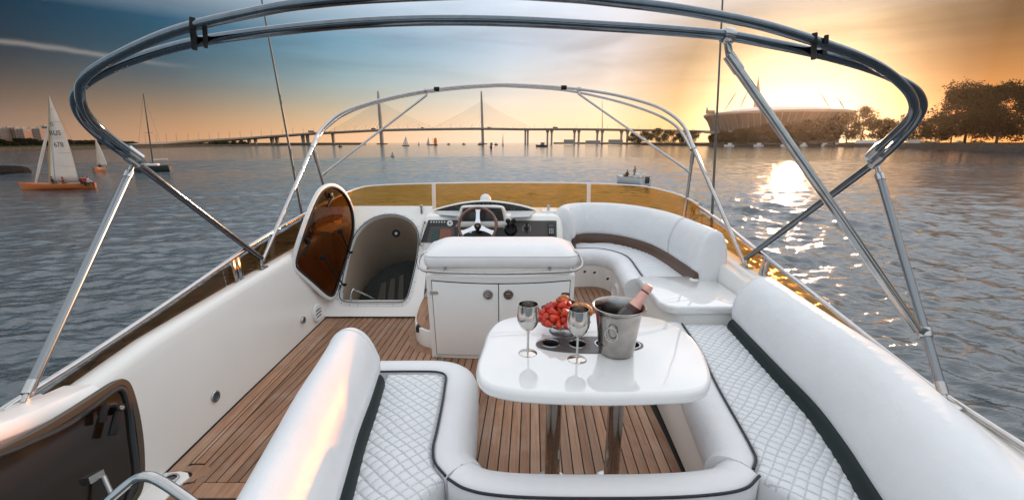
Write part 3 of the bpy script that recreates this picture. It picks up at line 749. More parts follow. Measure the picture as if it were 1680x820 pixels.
# ================================================================== HELM
def disc(m, c, ax, r, d=0.004, n=20): return m.lathe([(0, d), (r * 0.92, d), (r, d * 0.6), (r, -0.004)], n, c, ax)
def helm():
    t = thing('helm_console', (-0.2, 4.4, 0.15), 'white helm console with dark instrument hood, switch panels and wood rimmed wheel', 'helm console')
    # body: section carried across, front face sloping, rounded brow, flat top
    sec = [(4.12, 0.15), (4.16, 0.60), (4.27, 0.86), (4.29, 0.875), (4.33, 0.882), (4.60, 0.875), (5.2, 0.80), (5.2, 0.15)]
    rings = []
    for x, k in ((-0.895, 0.93), (-0.885, 0.98), (-0.86, 1.0), (0.42, 1.0), (0.47, 0.985), (0.50, 0.94), (0.515, 0.86)):
        rings.append([(x, y, 0.15 + (z - 0.15) * k) for y, z in sec])
    m = MB(); m.loft(rings); m.build('console_body', 'gelcoat', t, smooth=50, bevel=0.004)
    fn = Vector((0, -0.26, 0.11)).normalized()     # the sloping front face looks aft and up
    def fp(u, v, d=0.0):
        p0 = Vector((0, 4.16, 0.60)); n = Vector((0, -0.26, 0.11)).normalized()
        return Pp(u, v, p0, n) + n * d
    # left switch panel, right panel
    def panel(name, px, mk, d0=-0.002, d1=0.006, par=t):
        A = [fp(u, v, d0) for u, v in px]; B = [fp(u, v, d1) for u, v in px]
        m = MB(); m.loft([A, B]); return m.build(name, mk, par, bevel=0.002, seg=1, smooth=0)
    lp = panel('switch_panel', ((703, 361), (751, 361), (752, 398), (690, 398)), 'dash_black')
    panel('chart_plotter', ((707, 372), (746, 372), (746, 398), (700, 398)), 'dash_brown', 0.004, 0.012, t)
    panel('plotter_screen', ((711, 376), (722, 376), (720, 396), (707, 396)), 'screen_green', 0.010, 0.014, t)
    panel('plotter_screen', ((722.5, 376), (741, 376), (741, 396), (720.5, 396)), 'screen_orange', 0.010, 0.014, t)
    for k in range(6):
        p = fp(707.5 + k * 4.4, 364.5, 0.006); m = MB(); m.box(p, (0.016, 0.008, 0.018), M=Matrix.Rotation(R(-23), 3, 'X')); m.build('switch', 'steel', lp, bevel=0.002, seg=1)
    p = fp(738.5, 366.5, 0.006); m = MB(); disc(m, p, fn, 0.031, 0.012); dl = m.build('dial', 'white_plastic', lp)
    m = MB(); disc(m, p + fn * 0.012, fn, 0.008, 0.008); m.build('dial_knob', 'black_plastic', dl)
    cp = panel('wheel_panel', ((752, 373), (834, 373), (834, 398), (753, 398)), 'dash_black')
    rp = panel('control_panel', ((834, 362), (913, 362), (913.5, 398), (834, 398)), 'dash_brown')
    for u in (765, 772): 
        m = MB(); disc(m, fp(u, 380, 0.006), fn, 0.018, 0.008); m.build('gauge', 'steel', cp)
    # throttle levers
    m = MB(); c = fp(838, 377, 0.01); m.lathe([(0, 0.05), (0.05, 0.045), (0.062, 0.02), (0.066, 0.0)], 24, c, fn); th = m.build('throttle', 'black_plastic', t)
    for du in (-4.5, 4.5):
        m = MB(); a = fp(838 + du, 376, 0.05); b = fp(838 + du, 367, 0.13)
        m.tube([a, a.lerp(b, 0.5), b], [0.010, 0.009, 0.009], 10); m.lathe([(0.0, 0.024), (0.018, 0.018), (0.024, 0.0), (0.018, -0.018), (0.0, -0.024)], 14, b, (1, 0, 0)); m.build('throttle_lever', 'black_plastic', th)
    for du in (-11, 11):
        m = MB(); m.tube([fp(838 + du * 0.8, 374, 0.02), fp(838 + du, 377, 0.05)], 0.008, 8); m.build('throttle_arm', 'steel', th)
    # rotary control with ring of marks, handset
    m = MB(); c = fp(864, 375, 0.006); m.lathe([(0, 0.03), (0.014, 0.03), (0.018, 0.0)], 16, c, fn); m.bar(fp(864, 367, 0.035), fp(864, 383, 0.035), 0.014, 0.016, up=fn); kn = m.build('rotary_switch', 'black_plastic', t)
    for k in range(9):
        a = R(-120 + 30 * k); m = MB(); disc(m, fp(864 + 6.6 * math.sin(a), 375 - 6.4 * math.cos(a), 0.006), fn, 0.0045, 0.004, 8); m.build('mark', 'white_plastic', kn)
    hs = panel('handset', ((898.5, 366), (909.5, 366), (910, 386), (899, 386)), 'dash_black', 0.004, 0.020)
    m = MB(); m.loft([[fp(u, v, 0.018) for u, v in ((900.5, 368), (908, 368), (908, 373), (900.5, 373))], [fp(u, v, 0.022) for u, v in ((900.5, 368), (908, 368), (908, 373), (900.5, 373))]]); m.build('handset_screen', 'screen_blue', hs, smooth=0)
    for r_ in range(3):
        for c_ in range(3):
            m = MB(); m.box(fp(901.5 + 2.7 * c_, 376.5 + 3 * r_, 0.021), (0.009, 0.006, 0.008)); m.build('key', 'white_plastic', hs, smooth=0)
    # chrome grab bar at the left end of the panel
    m = MB(); m.tube(catmull([fp(697, 366, 0.0), fp(697, 364, 0.035), fp(693, 384, 0.05), fp(690, 400, 0.035), fp(691, 403, 0.0)], 6), 0.009, 10); m.build('grab_bar', 'steel', t)
    # ---- instrument hood: arched fairing with a dark crescent of gauges
    Y = 4.62
    outer = [Py(u, v, Y) for u, v in ((703, 352), (708, 345), (728, 338.5), (760, 331.5), (796, 328.5), (832, 331.5), (862, 337.5), (882, 344), (887, 352))]
    inner = [Py(u, v, Y) for u, v in ((710, 350), (714, 346), (731, 340.5), (761, 334.5), (796, 331.5), (831, 334.5), (860, 340), (877, 346), (880, 350))]
    O = catmull(outer, 5); I = catmull(inner, 5)
    off = Vector((0, 0.42, -0.06))
    base = lambda p: Vector((p.x, p.y, 0.80))
    m = MB(); m.loft([[base(p) + Vector((0, 0.02, 0)) for p in I] , [p + Vector((0, 0.02, 0)) for p in I], [p for p in I], [p + Vector((0, -0.012, 0)) for p in [a.lerp(b, 0.5) for a, b in zip(O, I)]], [p for p in O], [p + Vector((0, 0.03, -0.004)) for p in O], [Vector((p.x, p.y, 0.80 + (p.z - 0.80) * 0.55)) + off for p in O], [base(p) + off * 1.2 for p in O]], closed=False)
    m.build('instrument_hood', 'gelcoat', t, smooth=60)
    m = MB(); A = [p + Vector((0, 0.008, 0)) for p in I]; A = A + [Vector((p.x, p.y, 0.862)) for p in reversed(A)]
    nA = len(A); m.add(A + [p + Vector((0, 0.01, 0)) for p in A], [tuple(range(nA)), tuple(range(2 * nA - 1, nA - 1, -1))] + [(i, (i + 1) % nA, nA + (i + 1) % nA, nA + i) for i in range(nA)])
    cr = m.build('gauge_panel', 'dash_black', t, smooth=0)
    for u, v in ((752, 337.8), (768, 336), (783, 335), (797, 334.5), (811, 335.2), (828, 337), (842, 339.5)):
        m = MB(); m.lathe([(0, 0.002), (0.024, 0.003), (0.028, 0.007), (0.031, 0.0)], 20, Py(u, v, Y + 0.006), (0, -1, 0.1)); gg = m.build('gauge', 'dash_black', cr)
        m = MB(); m.lathe([(0.026, 0.005), (0.0285, 0.008), (0.031, 0.0)], 20, Py(u, v, Y + 0.006), (0, -1, 0.1)); m.build('bezel', 'steel_brushed', gg)
    # white navigation dome on the hood
    p = Py(796.5, 327, 4.86)
    m = MB(); m.lathe([(0.062, -0.10), (0.064, -0.01), (0.060, 0.018), (0.046, 0.043), (0.024, 0.058), (0.0, 0.063)], 24, p); m.build('dome', 'white_plastic', t)
    # ---- binnacle round the wheel
    Yb = 4.232
    ro = [Py(u, v, Yb) for u, v in ((750, 371), (752.5, 352), (755.5, 341), (762, 337), (795, 336.2), (820, 337), (828, 341), (830.5, 352), (834, 368), (831, 372.5), (752, 373.5))]
    ri = [Py(u, v, Yb) for u, v in ((756, 362), (757.5, 352), (759.5, 344.5), (763, 342), (795, 341.5), (819, 342), (823, 344.5), (825, 352), (826.5, 361), (824, 363), (758, 363.5))]
    O = catmull(ro, 3, True); I = catmull(ri, 3, True)
    bk = Vector((0, 0.30, -0.06))
    m = MB(); m.loft([[p + Vector((0, 0.02, 0)) for p in I], [p + Vector((0, -0.004, 0.0)) for p in I], [a.lerp(b, 0.5) + Vector((0, -0.014, 0)) for a, b in zip(O, I)], [p for p in O], [p + bk for p in O]], cap=False); m.build('binnacle', 'gelcoat', t, smooth=60)
    m = MB(); A = [p + Vector((0, 0.012, 0)) for p in I]; nA = len(A)
    m.add(A + [p + Vector((0, 0.01, 0)) for p in A], [tuple(range(nA)), tuple(range(2 * nA - 1, nA - 1, -1))] + [(i, (i + 1) % nA, nA + (i + 1) % nA, nA + i) for i in range(nA)]); bs = m.build('display', 'dash_black', t, smooth=0)
    for a, b, mk in (((770, 348), (782, 358), 'screen_blue'), ((798, 346), (813, 359), 'screen_blue')):
        m = MB(); m.loft([[Py(u, v, Yb + 0.010) for u, v in ((a[0], a[1]), (b[0], a[1]), (b[0], b[1]), (a[0], b[1]))], [Py(u, v, Yb + 0.014) for u, v in ((a[0], a[1]), (b[0], a[1]), (b[0], b[1]), (a[0], b[1]))]]); m.build('screen', mk, bs, smooth=0)
    # pale sloping trays either side of the binnacle
    for px in (((712, 346.5), (752, 346.5), (750, 355), (722, 353)), ((839, 348), (880, 347), (868, 356), (838, 357))):
        m = MB(); p0 = Vector((0, 4.6, 0.879)); A = [Pz(u, v, 0.8835) for u, v in px]
        m.loft([A, [p + Vector((0, 0, 0.004)) for p in A]]); m.build('tray', 'tray_grey', t, smooth=0)
    # ---- steering wheel
    wc = Py(783.5, 370.5, 4.06); n = Vector((0, -0.88, 0.47)).normalized(); ux = Vector((1, 0, 0)); uy = n.cross(ux).normalized()
    wh = bpy.data.objects.new('steering_wheel', None); COL.objects.link(wh); wh.parent = t; wh.location = wc - WPOS[t.name]; WPOS[wh.name] = wc.copy()
    m = MB(); m.tube([wc + (ux * math.cos(a) + uy * math.sin(a)) * 0.182 for a in [2 * math.pi * k / 48 for k in range(48)]], 0.0165, 12, True); m.build('rim', 'mahogany', wh)
    for a in (90, 205, 335):
        d = ux * math.cos(R(a)) + uy * math.sin(R(a)); c = wc + n * -0.02; s_ = n.cross(d)
        m = MB(); m.loft([[c + d * r + s_ * (w * e) + n * (h + f) for e, f in ((-1, 0), (1, 0), (1, 0.006), (-1, 0.006))] for r, w, h in ((0.03, 0.030, 0.0), (0.08, 0.020, 0.004), (0.14, 0.020, 0.012), (0.178, 0.030, 0.018))]); m.build('spoke', 'alloy', wh, bevel=0.002, seg=1)
    m = MB(); m.lathe([(0, 0.028), (0.02, 0.026), (0.032, 0.016), (0.036, -0.02)], 24, wc + n * -0.02, n); m.build('hub', 'black_plastic', wh)
    m = MB(); m.lathe([(0, 0.0295), (0.014, 0.0285)], 20, wc + n * -0.02, n); m.build('hub_badge', 'mahogany', wh)
    m = MB(); m.tube([wc - n * 0.02, wc - n * 0.25], 0.03, 14); m.build('column', 'black_plastic', wh)
    # chrome posts on the console top
    for u, v in ((692, 350), (899.5, 350)):
        p = Pz(u, v, 0.87); m = MB(); m.lathe([(0.014, 0.0), (0.014, 0.06), (0.018, 0.065), (0.018, 0.085), (0.0, 0.09)], 14, p); m.build('post', 'steel', t)
    # small lidded box at the right end
    m = MB(); m.box((0.40, 4.56, 0.885), (0.17, 0.24, 0.03)); m.build('locker_lid', 'gelcoat', t, bevel=0.006)
mat('alloy', (0.78, 0.80, 0.82), 0.22, metal=0.9)
helm()

# ================================================================== HELM SEAT CABINET
def cabinet():
    t = thing('wet_bar_cabinet', (-0.09, 3.1, 0), 'white two door cabinet with padded white top and steel guard rail behind the helm', 'cabinet')
    Y = 2.975; xl, xr = -0.632, 0.462
    def bow(x): return Y - 0.03 * (1 - ((x + 0.085) / 0.55) ** 2)
    xs = [xl + (xr - xl) * k / 16 for k in range(17)]
    def foot(z): return 1 - 0.035 * (0.66 - z) / 0.66     # narrows a little to the floor
    def fx(x, z): return -0.085 + (x + 0.085) * foot(z)
    rings = []
    for z in (0.0, 0.3, 0.60, 0.652, 0.66):
        rings.append([(fx(x, z), bow(x), z) for x in xs] + [(fx(xr, z), 3.42, z), (fx(xl, z), 3.42, z)])
    m = MB(); m.loft(rings); m.build('cabinet_body', 'cabinet_white', t, smooth=35, bevel=0.006)
    def door(x0, x1, z0, z1):
        n = 8; rr = []
        for k in range(n + 1):
            x = x0 + (x1 - x0) * k / n
            rr.append([(fx(x, z0), bow(x) - 0.002, z0), (fx(x, z1), bow(x) - 0.002, z1 + 0.02 * ((x + 0.085) / 0.55) ** 2), (fx(x, z1), bow(x) - 0.012, z1 + 0.02 * ((x + 0.085) / 0.55) ** 2), (fx(x, z0), bow(x) - 0.012, z0)])
        m = MB(); m.loft(rr); return m.build('door', 'cabinet_white', t, bevel=0.003, smooth=35)
    # dark reveal behind the doors
    rr = [[(fx(x, 0.03), bow(x) - 0.0005, 0.03), (fx(x, 0.606), bow(x) - 0.0005, 0.606 + 0.02 * ((x + 0.085) / 0.55) ** 2), (fx(x, 0.606), bow(x) - 0.004, 0.606 + 0.02 * ((x + 0.085) / 0.55) ** 2), (fx(x, 0.03), bow(x) - 0.004, 0.03)] for x in [-0.593 + (0.43 + 0.593) * k / 16 for k in range(17)]]
    m = MB(); m.loft(rr); m.build('door_reveal', 'caulk', t)
    xm = Py(818, 480, bow(-0.08)).x
    dl = door(-0.588, xm - 0.003, 0.035, 0.60); dr = door(xm + 0.003, 0.425, 0.035, 0.60)
    for u, d in ((800.5, dl), (834, dr)):
        p = Py(u, 483, bow(-0.1) - 0.012)
        m = MB(); m.lathe([(0.0, 0.004), (0.024, 0.004), (0.027, 0.012), (0.034, 0.012), (0.037, 0.006), (0.038, 0.0)], 28, p, (0, -1, 0)); m.build('latch', 'steel', d)
        m = MB(); m.box(p + Vector((0, -0.009, 0.004)), (0.034, 0.008, 0.007)); m.box(p + Vector((0, -0.009, -0.006)), (0.007, 0.008, 0.022)); m.build('latch_pull', 'steel', d, bevel=0.001, seg=1)
    for (u, v, d, sg) in ((706, 479, dl, 1), (934, 481, dr, -1), (713, 585.5, dl, 1)):
        x = Py(u, v, Y - 0.005).x; z = Py(u, v, Y - 0.005).z
        poly = [(x, -0.014), (x + sg * 0.048, -0.014)] + [(x + sg * (0.048 + 0.014 * math.sin(a)), -0.014 * math.cos(a)) for a in [R(q) for q in range(20, 180, 20)]] + [(x + sg * 0.048, 0.014), (x, 0.014)]
        m = MB(); Mx = Matrix(((1, 0, 0), (0, 0, 1), (0, 1, 0)))
        m.prism([(a, b) for a, b in poly], -0.008, 0.0, M=Mx, o=(0, bow(x) - 0.0115, z)); m.build('hinge', 'steel', d, bevel=0.002, seg=1)
    # cream plinth of the pad, padded top
    o = rrect(xl + 0.03, 2.965, xr - 0.03, 3.40, 0.05)
    m = MB(); m.prism(o, 0.658, 0.725); m.build('pad_plinth', 'cabinet_white', t, bevel=0.005)
    rings = []
    for z, i, r in ((0.708, 0.03, 0.06), (0.712, 0.008, 0.07), (0.73, -0.005, 0.08), (0.775, -0.010, 0.085), (0.80, -0.004, 0.085), (0.812, 0.008, 0.085), (0.835, 0.045, 0.09), (0.855, 0.085, 0.09), (0.862, 0.12, 0.08), (0.864, 0.17, 0.05)):
        yy = 2.955 + i * (1.0 if z < 0.81 else 1.0); rings.append([(x, y, z) for x, y in rrect(xl - 0.005 + i, yy, xr + 0.012 - i, 3.47 - i, r)])
    m = MB(); m.loft(rings); pad = m.build('pad', 'vinyl_white', t, smooth=45)
    m = MB(); m.tube([(x, y, 0.804) for x, y in rrect(xl - 0.010, 2.950, xr + 0.017, 3.475, 0.085)], 0.0035, 6, True); m.build('seam', 'vinyl_white', pad)
    # guard rail
    zr = 0.655
    q = [Py(694, 415, 3.05), Py(688, 423, 3.02), Py(686, 433, 2.98), Py(691, 441, 2.94), Py(705, 445, 2.91), Py(760, 447.5, 2.89), Py(822, 448.5, 2.885), Py(880, 447.5, 2.89), Py(932, 445, 2.91), Py(948, 441.5, 2.94), Py(955, 434, 2.98), Py(953, 424, 3.02), Py(947, 414, 3.05)]
    m = MB(); m.tube(catmull([q[0] + Vector((0.03, 0.05, 0))] + q + [q[-1] + Vector((-0.03, 0.05, 0))], 6), 0.0105, 12); m.build('guard_rail', 'steel', t)
    for u in (730, 902):
        a = Py(u, 439.5, 2.945); b = Vector((a.x, 2.895, Py(u, 446.5, 2.89).z))
        m = MB(); m.tube([a + Vector((0, 0.03, 0)), a], 0.012, 10); m.tube([a, b], 0.007, 8); m.build('rail_bracket', 'steel', t)
mat('cabinet_white', (0.88, 0.865, 0.83), 0.3, var=0.03, vscale=2, coat=0.2)
mat('vinyl_white', (0.83, 0.82, 0.825), 0.42, var=0.03, vscale=5, bump=0.1, bscale=420, bump2=0.2, b2scale=6)
cabinet()
# ================================================================== SEATING
mat('stitch_shade', (0.50, 0.53, 0.56), 0.7)  # stitch lines, greyed to put crease shade into the quilt grooves
ROLL = [(0.0, 0.30), (0.0, 0.448), (0.012, 0.462), (0.04, 0.470), (0.08, 0.470), (0.115, 0.460), (0.142, 0.438), (0.158, 0.405), (0.160, 0.365), (0.150, 0.325), (0.13, 0.30)]
def pad_grid(name, yl, fl, fr, parent, z=0.452, mk='quilt', pitch=0.039, ang=(R(48), R(-44)), amp=0.0065, res=0.0038, ribs=False, dome=0.006):
    """quilted cushion top between two edge curves fl(y) and fr(y)"""
    y0, y1 = yl; ny = int((y1 - y0) / res); wmax = max(fr(y0 + (y1 - y0) * k / 20) - fl(y0 + (y1 - y0) * k / 20) for k in range(21)); nx = int(wmax / res)
    ys = np.linspace(y0, y1, ny + 1); L = np.array([fl(y) for y in ys]); Rr = np.array([fr(y) for y in ys])
    T = np.linspace(0, 1, nx + 1)[None, :]
    X = L[:, None] + (Rr - L)[:, None] * T; Y = np.repeat(ys[:, None], nx + 1, 1)
    wob = 0.004 * np.sin(X * 17 + Y * 9) + 0.003 * np.sin(Y * 23 - X * 11)
    if ribs:
        a = (X * math.cos(ang[0]) + Y * math.sin(ang[0]) + wob * 0.5) / pitch
        h = np.abs(np.sin(np.pi * a)) ** 0.5
    else:
        a = (X * math.cos(ang[0]) + Y * math.sin(ang[0]) + wob) / pitch; b = (X * math.cos(ang[1]) + Y * math.sin(ang[1]) - wob) / pitch
        h = (np.abs(np.sin(np.pi * a)) * np.abs(np.sin(np.pi * b))) ** 0.38
    edge = np.minimum(np.minimum(T * (Rr - L)[:, None], (1 - T) * (Rr - L)[:, None]), np.minimum(Y - y0, y1 - Y))
    fall = np.clip(edge / 0.02, 0, 1)
    Z = z - 0.016 * (1 - fall) ** 2 + amp * h * fall + dome * np.clip(edge / 0.15, 0, 1)
    V = np.stack([X, Y, Z], -1).reshape(-1, 3); c = V.mean(0)
    i = np.arange(ny)[:, None]; j = np.arange(nx)[None, :]; w = nx + 1
    F = np.stack([i * w + j, i * w + j + 1, (i + 1) * w + j + 1, (i + 1) * w + j], -1).reshape(-1, 4)
    # skirt so that the cushion has depth
    ring = np.concatenate([np.arange(w), np.arange(1, ny + 1) * w + nx, ny * w + np.arange(nx - 1, -1, -1), np.arange(ny - 1, 0, -1) * w])
    V2 = V[ring].copy(); V2[:, 2] = z - 0.12; base = len(V)
    nr = len(ring); k = np.arange(nr); k2 = (k + 1) % nr
    F2 = np.stack([ring[k], base + k, base + k2, ring[k2]], -1)
    V = np.concatenate([V, V2]) - c; F = np.concatenate([F, F2])
    me = bpy.data.meshes.new(name)
    me.vertices.add(len(V)); me.vertices.foreach_set('co', V.ravel())
    me.loops.add(F.size); me.loops.foreach_set('vertex_index', F.ravel().astype(np.int32))
    me.polygons.add(len(F)); me.polygons.foreach_set('loop_start', (np.arange(len(F)) * 4).astype(np.int32))
    me.polygons.foreach_set('use_smooth', np.ones(len(F), bool)); me.update(); me.validate()
    me.materials.append(M[mk]); me.materials.append(M['stitch_shade'])
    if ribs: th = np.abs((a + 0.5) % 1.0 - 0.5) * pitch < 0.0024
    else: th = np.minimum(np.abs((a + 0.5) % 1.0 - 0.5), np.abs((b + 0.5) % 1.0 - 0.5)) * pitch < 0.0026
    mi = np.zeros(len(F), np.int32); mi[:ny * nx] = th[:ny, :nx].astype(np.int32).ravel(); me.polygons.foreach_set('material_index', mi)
    return link(name, me, parent, c)
def xof(path):
    tab = sorted([(p[1], p[0]) for p in path]); return lambda y: interp(tab, y)
def roll(parent, path, side, mk='vinyl', name='seat_edge', prof=ROLL, dz=0.0, r0=0.0, r1=0.0):
    P = catmull(path, 6); prof = [(a, b + dz) for a, b in prof]
    m = MB(); m.sweep(prof, P, side, r0, r1); o = m.build(name, mk, parent, smooth=60)
    m = MB(); m.tube([(p.x, p.y, 0.462 + dz) for p in P], 0.0052, 8); m.build('piping', 'piping', o)
    return o
BACK = [(0.045, 0.36), (0.042, 0.488), (0.024, 0.525), (0.018, 0.575), (0.026, 0.645), (0.056, 0.715), (0.098, 0.768), (0.145, 0.796), (0.192, 0.802), (0.238, 0.786), (0.276, 0.745), (0.303, 0.68), (0.316, 0.60), (0.32, 0.50), (0.315, 0.25), (0.08, 0.25)]
STRIP = [(0.0, 0.40), (-0.002, 0.455), (0.0, 0.478), (0.009, 0.500), (0.026, 0.517), (0.055, 0.526), (0.10, 0.526), (0.10, 0.40)]
STRIP_TALL = [(0.0, 0.40), (-0.002, 0.46), (0.0, 0.50), (0.012, 0.54), (0.03, 0.572), (0.055, 0.585), (0.10, 0.58), (0.10, 0.40)]
def smooth_prof(pr, n=3):
    c = catmull([(a, b, 0) for a, b in pr], n); return [(p.x, p.y) for p in c]

def seam(parent, P, i, prof, side, r=0.0028, sl=(1, -2)):
    a = P[max(i - 1, 0)]; b = P[min(i + 1, len(P) - 1)]; t = (b - a).normalized(); nv = Vector((-t.y, t.x, 0)) * side
    ca = sum(p[0] for p in prof) / len(prof); cz = sum(p[1] for p in prof) / len(prof)
    q = [P[i] + nv * (ca + (x - ca) * 1.003) + Vector((0, 0, cz + (z - cz) * 1.003)) for x, z in prof[sl[0]:sl[1]]]
    m = MB(); m.tube(q, r, 6); m.build('seam', 'vinyl', parent)
def left_bench():
    t = thing('bench_sofa', (-0.45, 1.5, 0), 'white bench with rolled back, nearest the walkway, left arm of the dinette', 'sofa')
    pipe = [(-0.70, 1.965), (-0.50, 1.968), (-0.385, 1.962), (-0.335, 1.925), (-0.322, 1.82), (-0.312, 1.66), (-0.306, 1.50), (-0.304, 1.41), (-0.285, 1.33), (-0.235, 1.262)]
    roll(t, pipe, 1)
    strip = [Pz(u, v, 0.46) for u, v in ((579, 814), (599, 734), (618, 676), (631, 631))]
    d = (strip[0] - strip[1]).normalized(); strip = [strip[0] + d * 0.5] + strip
    sx = xof(strip); px = xof([p for p in pipe[3:]] + [(-0.30, 1.16), (-0.40, 1.0)])
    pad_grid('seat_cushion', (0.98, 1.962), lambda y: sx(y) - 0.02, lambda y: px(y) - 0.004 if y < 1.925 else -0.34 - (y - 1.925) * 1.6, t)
    P = catmull([(p.x, p.y) for p in strip], 5)
    m = MB(); m.sweep(smooth_prof(STRIP), P, 1, 0, 0.03); m.build('bolster_strip', 'green_vinyl', t, smooth=60)
    bp = [(p.x - 0.0, p.y) for p in strip]; 
    m = MB(); m.sweep(smooth_prof([(a * 0.82, b - 0.045 if b > 0.6 else b) for a, b in BACK]), catmull(bp, 5), 1, 0.03, 0.10, 6); bk = m.build('backrest', 'vinyl', t, smooth=60)
    LP = smooth_prof([(a * 0.82, b - 0.045 if b > 0.6 else b) for a, b in BACK]); LC = catmull(bp, 5)
    seam(bk, LC, len(LC) - 1, LP, 1)
    # fibreglass base, recessed under the edge
    m = MB(); m.loft([[(x, y, z) for x, y in ((-0.95 + e, 0.6), (-0.21 - e, 0.6), (-0.195 - e, 1.4), (-0.20 - e, 1.86), (-0.25 - e, 2.0), (-0.36, 2.06 - e), (-0.98 + e, 2.02 - e))] for z, e in ((0.0, 0.03), (0.04, 0.03), (0.05, 0.0), (0.33, 0.0))]); b = m.build('base', 'gelcoat', t, bevel=0.006)
    m = MB(); m.box((-0.197, 1.62, 0.17), (0.012, 0.20, 0.12)); m.build('access_panel', 'cabinet_white', t, bevel=0.004)
left_bench()
def aft_bench():
    t = thing('bench_sofa', (0.3, 1.0, 0), 'white bench across the foot of the dinette, closest to the viewer', 'sofa')
    pipe = [(-0.225, 1.250), (-0.16, 1.205), (-0.06, 1.178), (0.12, 1.165), (0.45, 1.165), (0.66, 1.178), (0.79, 1.205), (0.872, 1.262)]
    roll(t, pipe, 1, prof=[(a * 0.93, b) for a, b in ROLL])
    P = catmull(pipe, 6); tab = [(p.x, p.y) for p in P]
    # cushion: grid carried across, front edge follows the piping
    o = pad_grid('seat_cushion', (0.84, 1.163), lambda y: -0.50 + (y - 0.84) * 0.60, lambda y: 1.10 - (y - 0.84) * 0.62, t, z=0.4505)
    m = MB(); m.sweep(smooth_prof([(a * 0.55, 0.775 + (b - 0.828) * 0.9) for a, b in BACK]), [(-0.60, 0.935), (0.3, 0.915), (1.15, 0.935)], -1, 0.05, 0.05); m.build('backrest', 'vinyl', t, smooth=60)
    m = MB(); m.loft([[(x, y, z) for x, y in ((-0.22, 0.75), (0.86, 0.75), (0.80, 1.27), (0.70, 1.285), (-0.08, 1.285), (-0.20, 1.27))] for z in (0.0, 0.33)]); m.build('base', 'gelcoat', t, bevel=0.006)
aft_bench()
def right_sofa():
    t = thing('bench_sofa', (1.1, 1.7, 0), 'long white sofa with quilted seat and dark green strip along the starboard side', 'sofa')
    pipe = [(0.868, 1.295), (0.905, 1.345), (0.922, 1.41), (0.945, 1.55), (0.975, 1.75), (1.005, 1.92), (1.06, 2.2), (1.10, 2.56)]
    roll(t, pipe, 1)
    strip = [Pz(u, v, 0.46) for u, v in ((1411, 817), (1370, 748), (1324, 682), (1268, 620), (1193.5, 537))]
    d = (strip[0] - strip[1]).normalized(); strip = [strip[0] + d * 0.6] + strip
    sx = xof(strip); px = xof([(1.03, 1.0), (0.875, 1.26)] + pipe)
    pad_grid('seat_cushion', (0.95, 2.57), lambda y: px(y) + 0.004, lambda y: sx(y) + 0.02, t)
    P = catmull([(p.x, p.y) for p in strip], 5)
    m = MB(); m.sweep(smooth_prof(STRIP), P, -1, 0, 0.02); m.build('bolster_strip', 'green_vinyl', t, smooth=60)
    m = MB(); m.sweep(smooth_prof(BACK), P, -1, 0.03, 0.07, 6); bk = m.build('backrest', 'vinyl', t, smooth=60)
    seam(bk, P, len(P) - 1, smooth_prof(BACK), -1)
    m = MB(); m.loft([[(x, y, z) for x, y in ((0.80 + e, 0.9), (0.80 + e, 1.36), (0.845 + e, 1.75), (0.90 + e, 2.56), (1.62, 2.56), (1.62, 0.9))] for z, e in ((0.0, 0.03), (0.03, 0.03), (0.045, 0.0), (0.33, 0.0))]); m.build('base', 'gelcoat', t, bevel=0.006)
right_sofa()

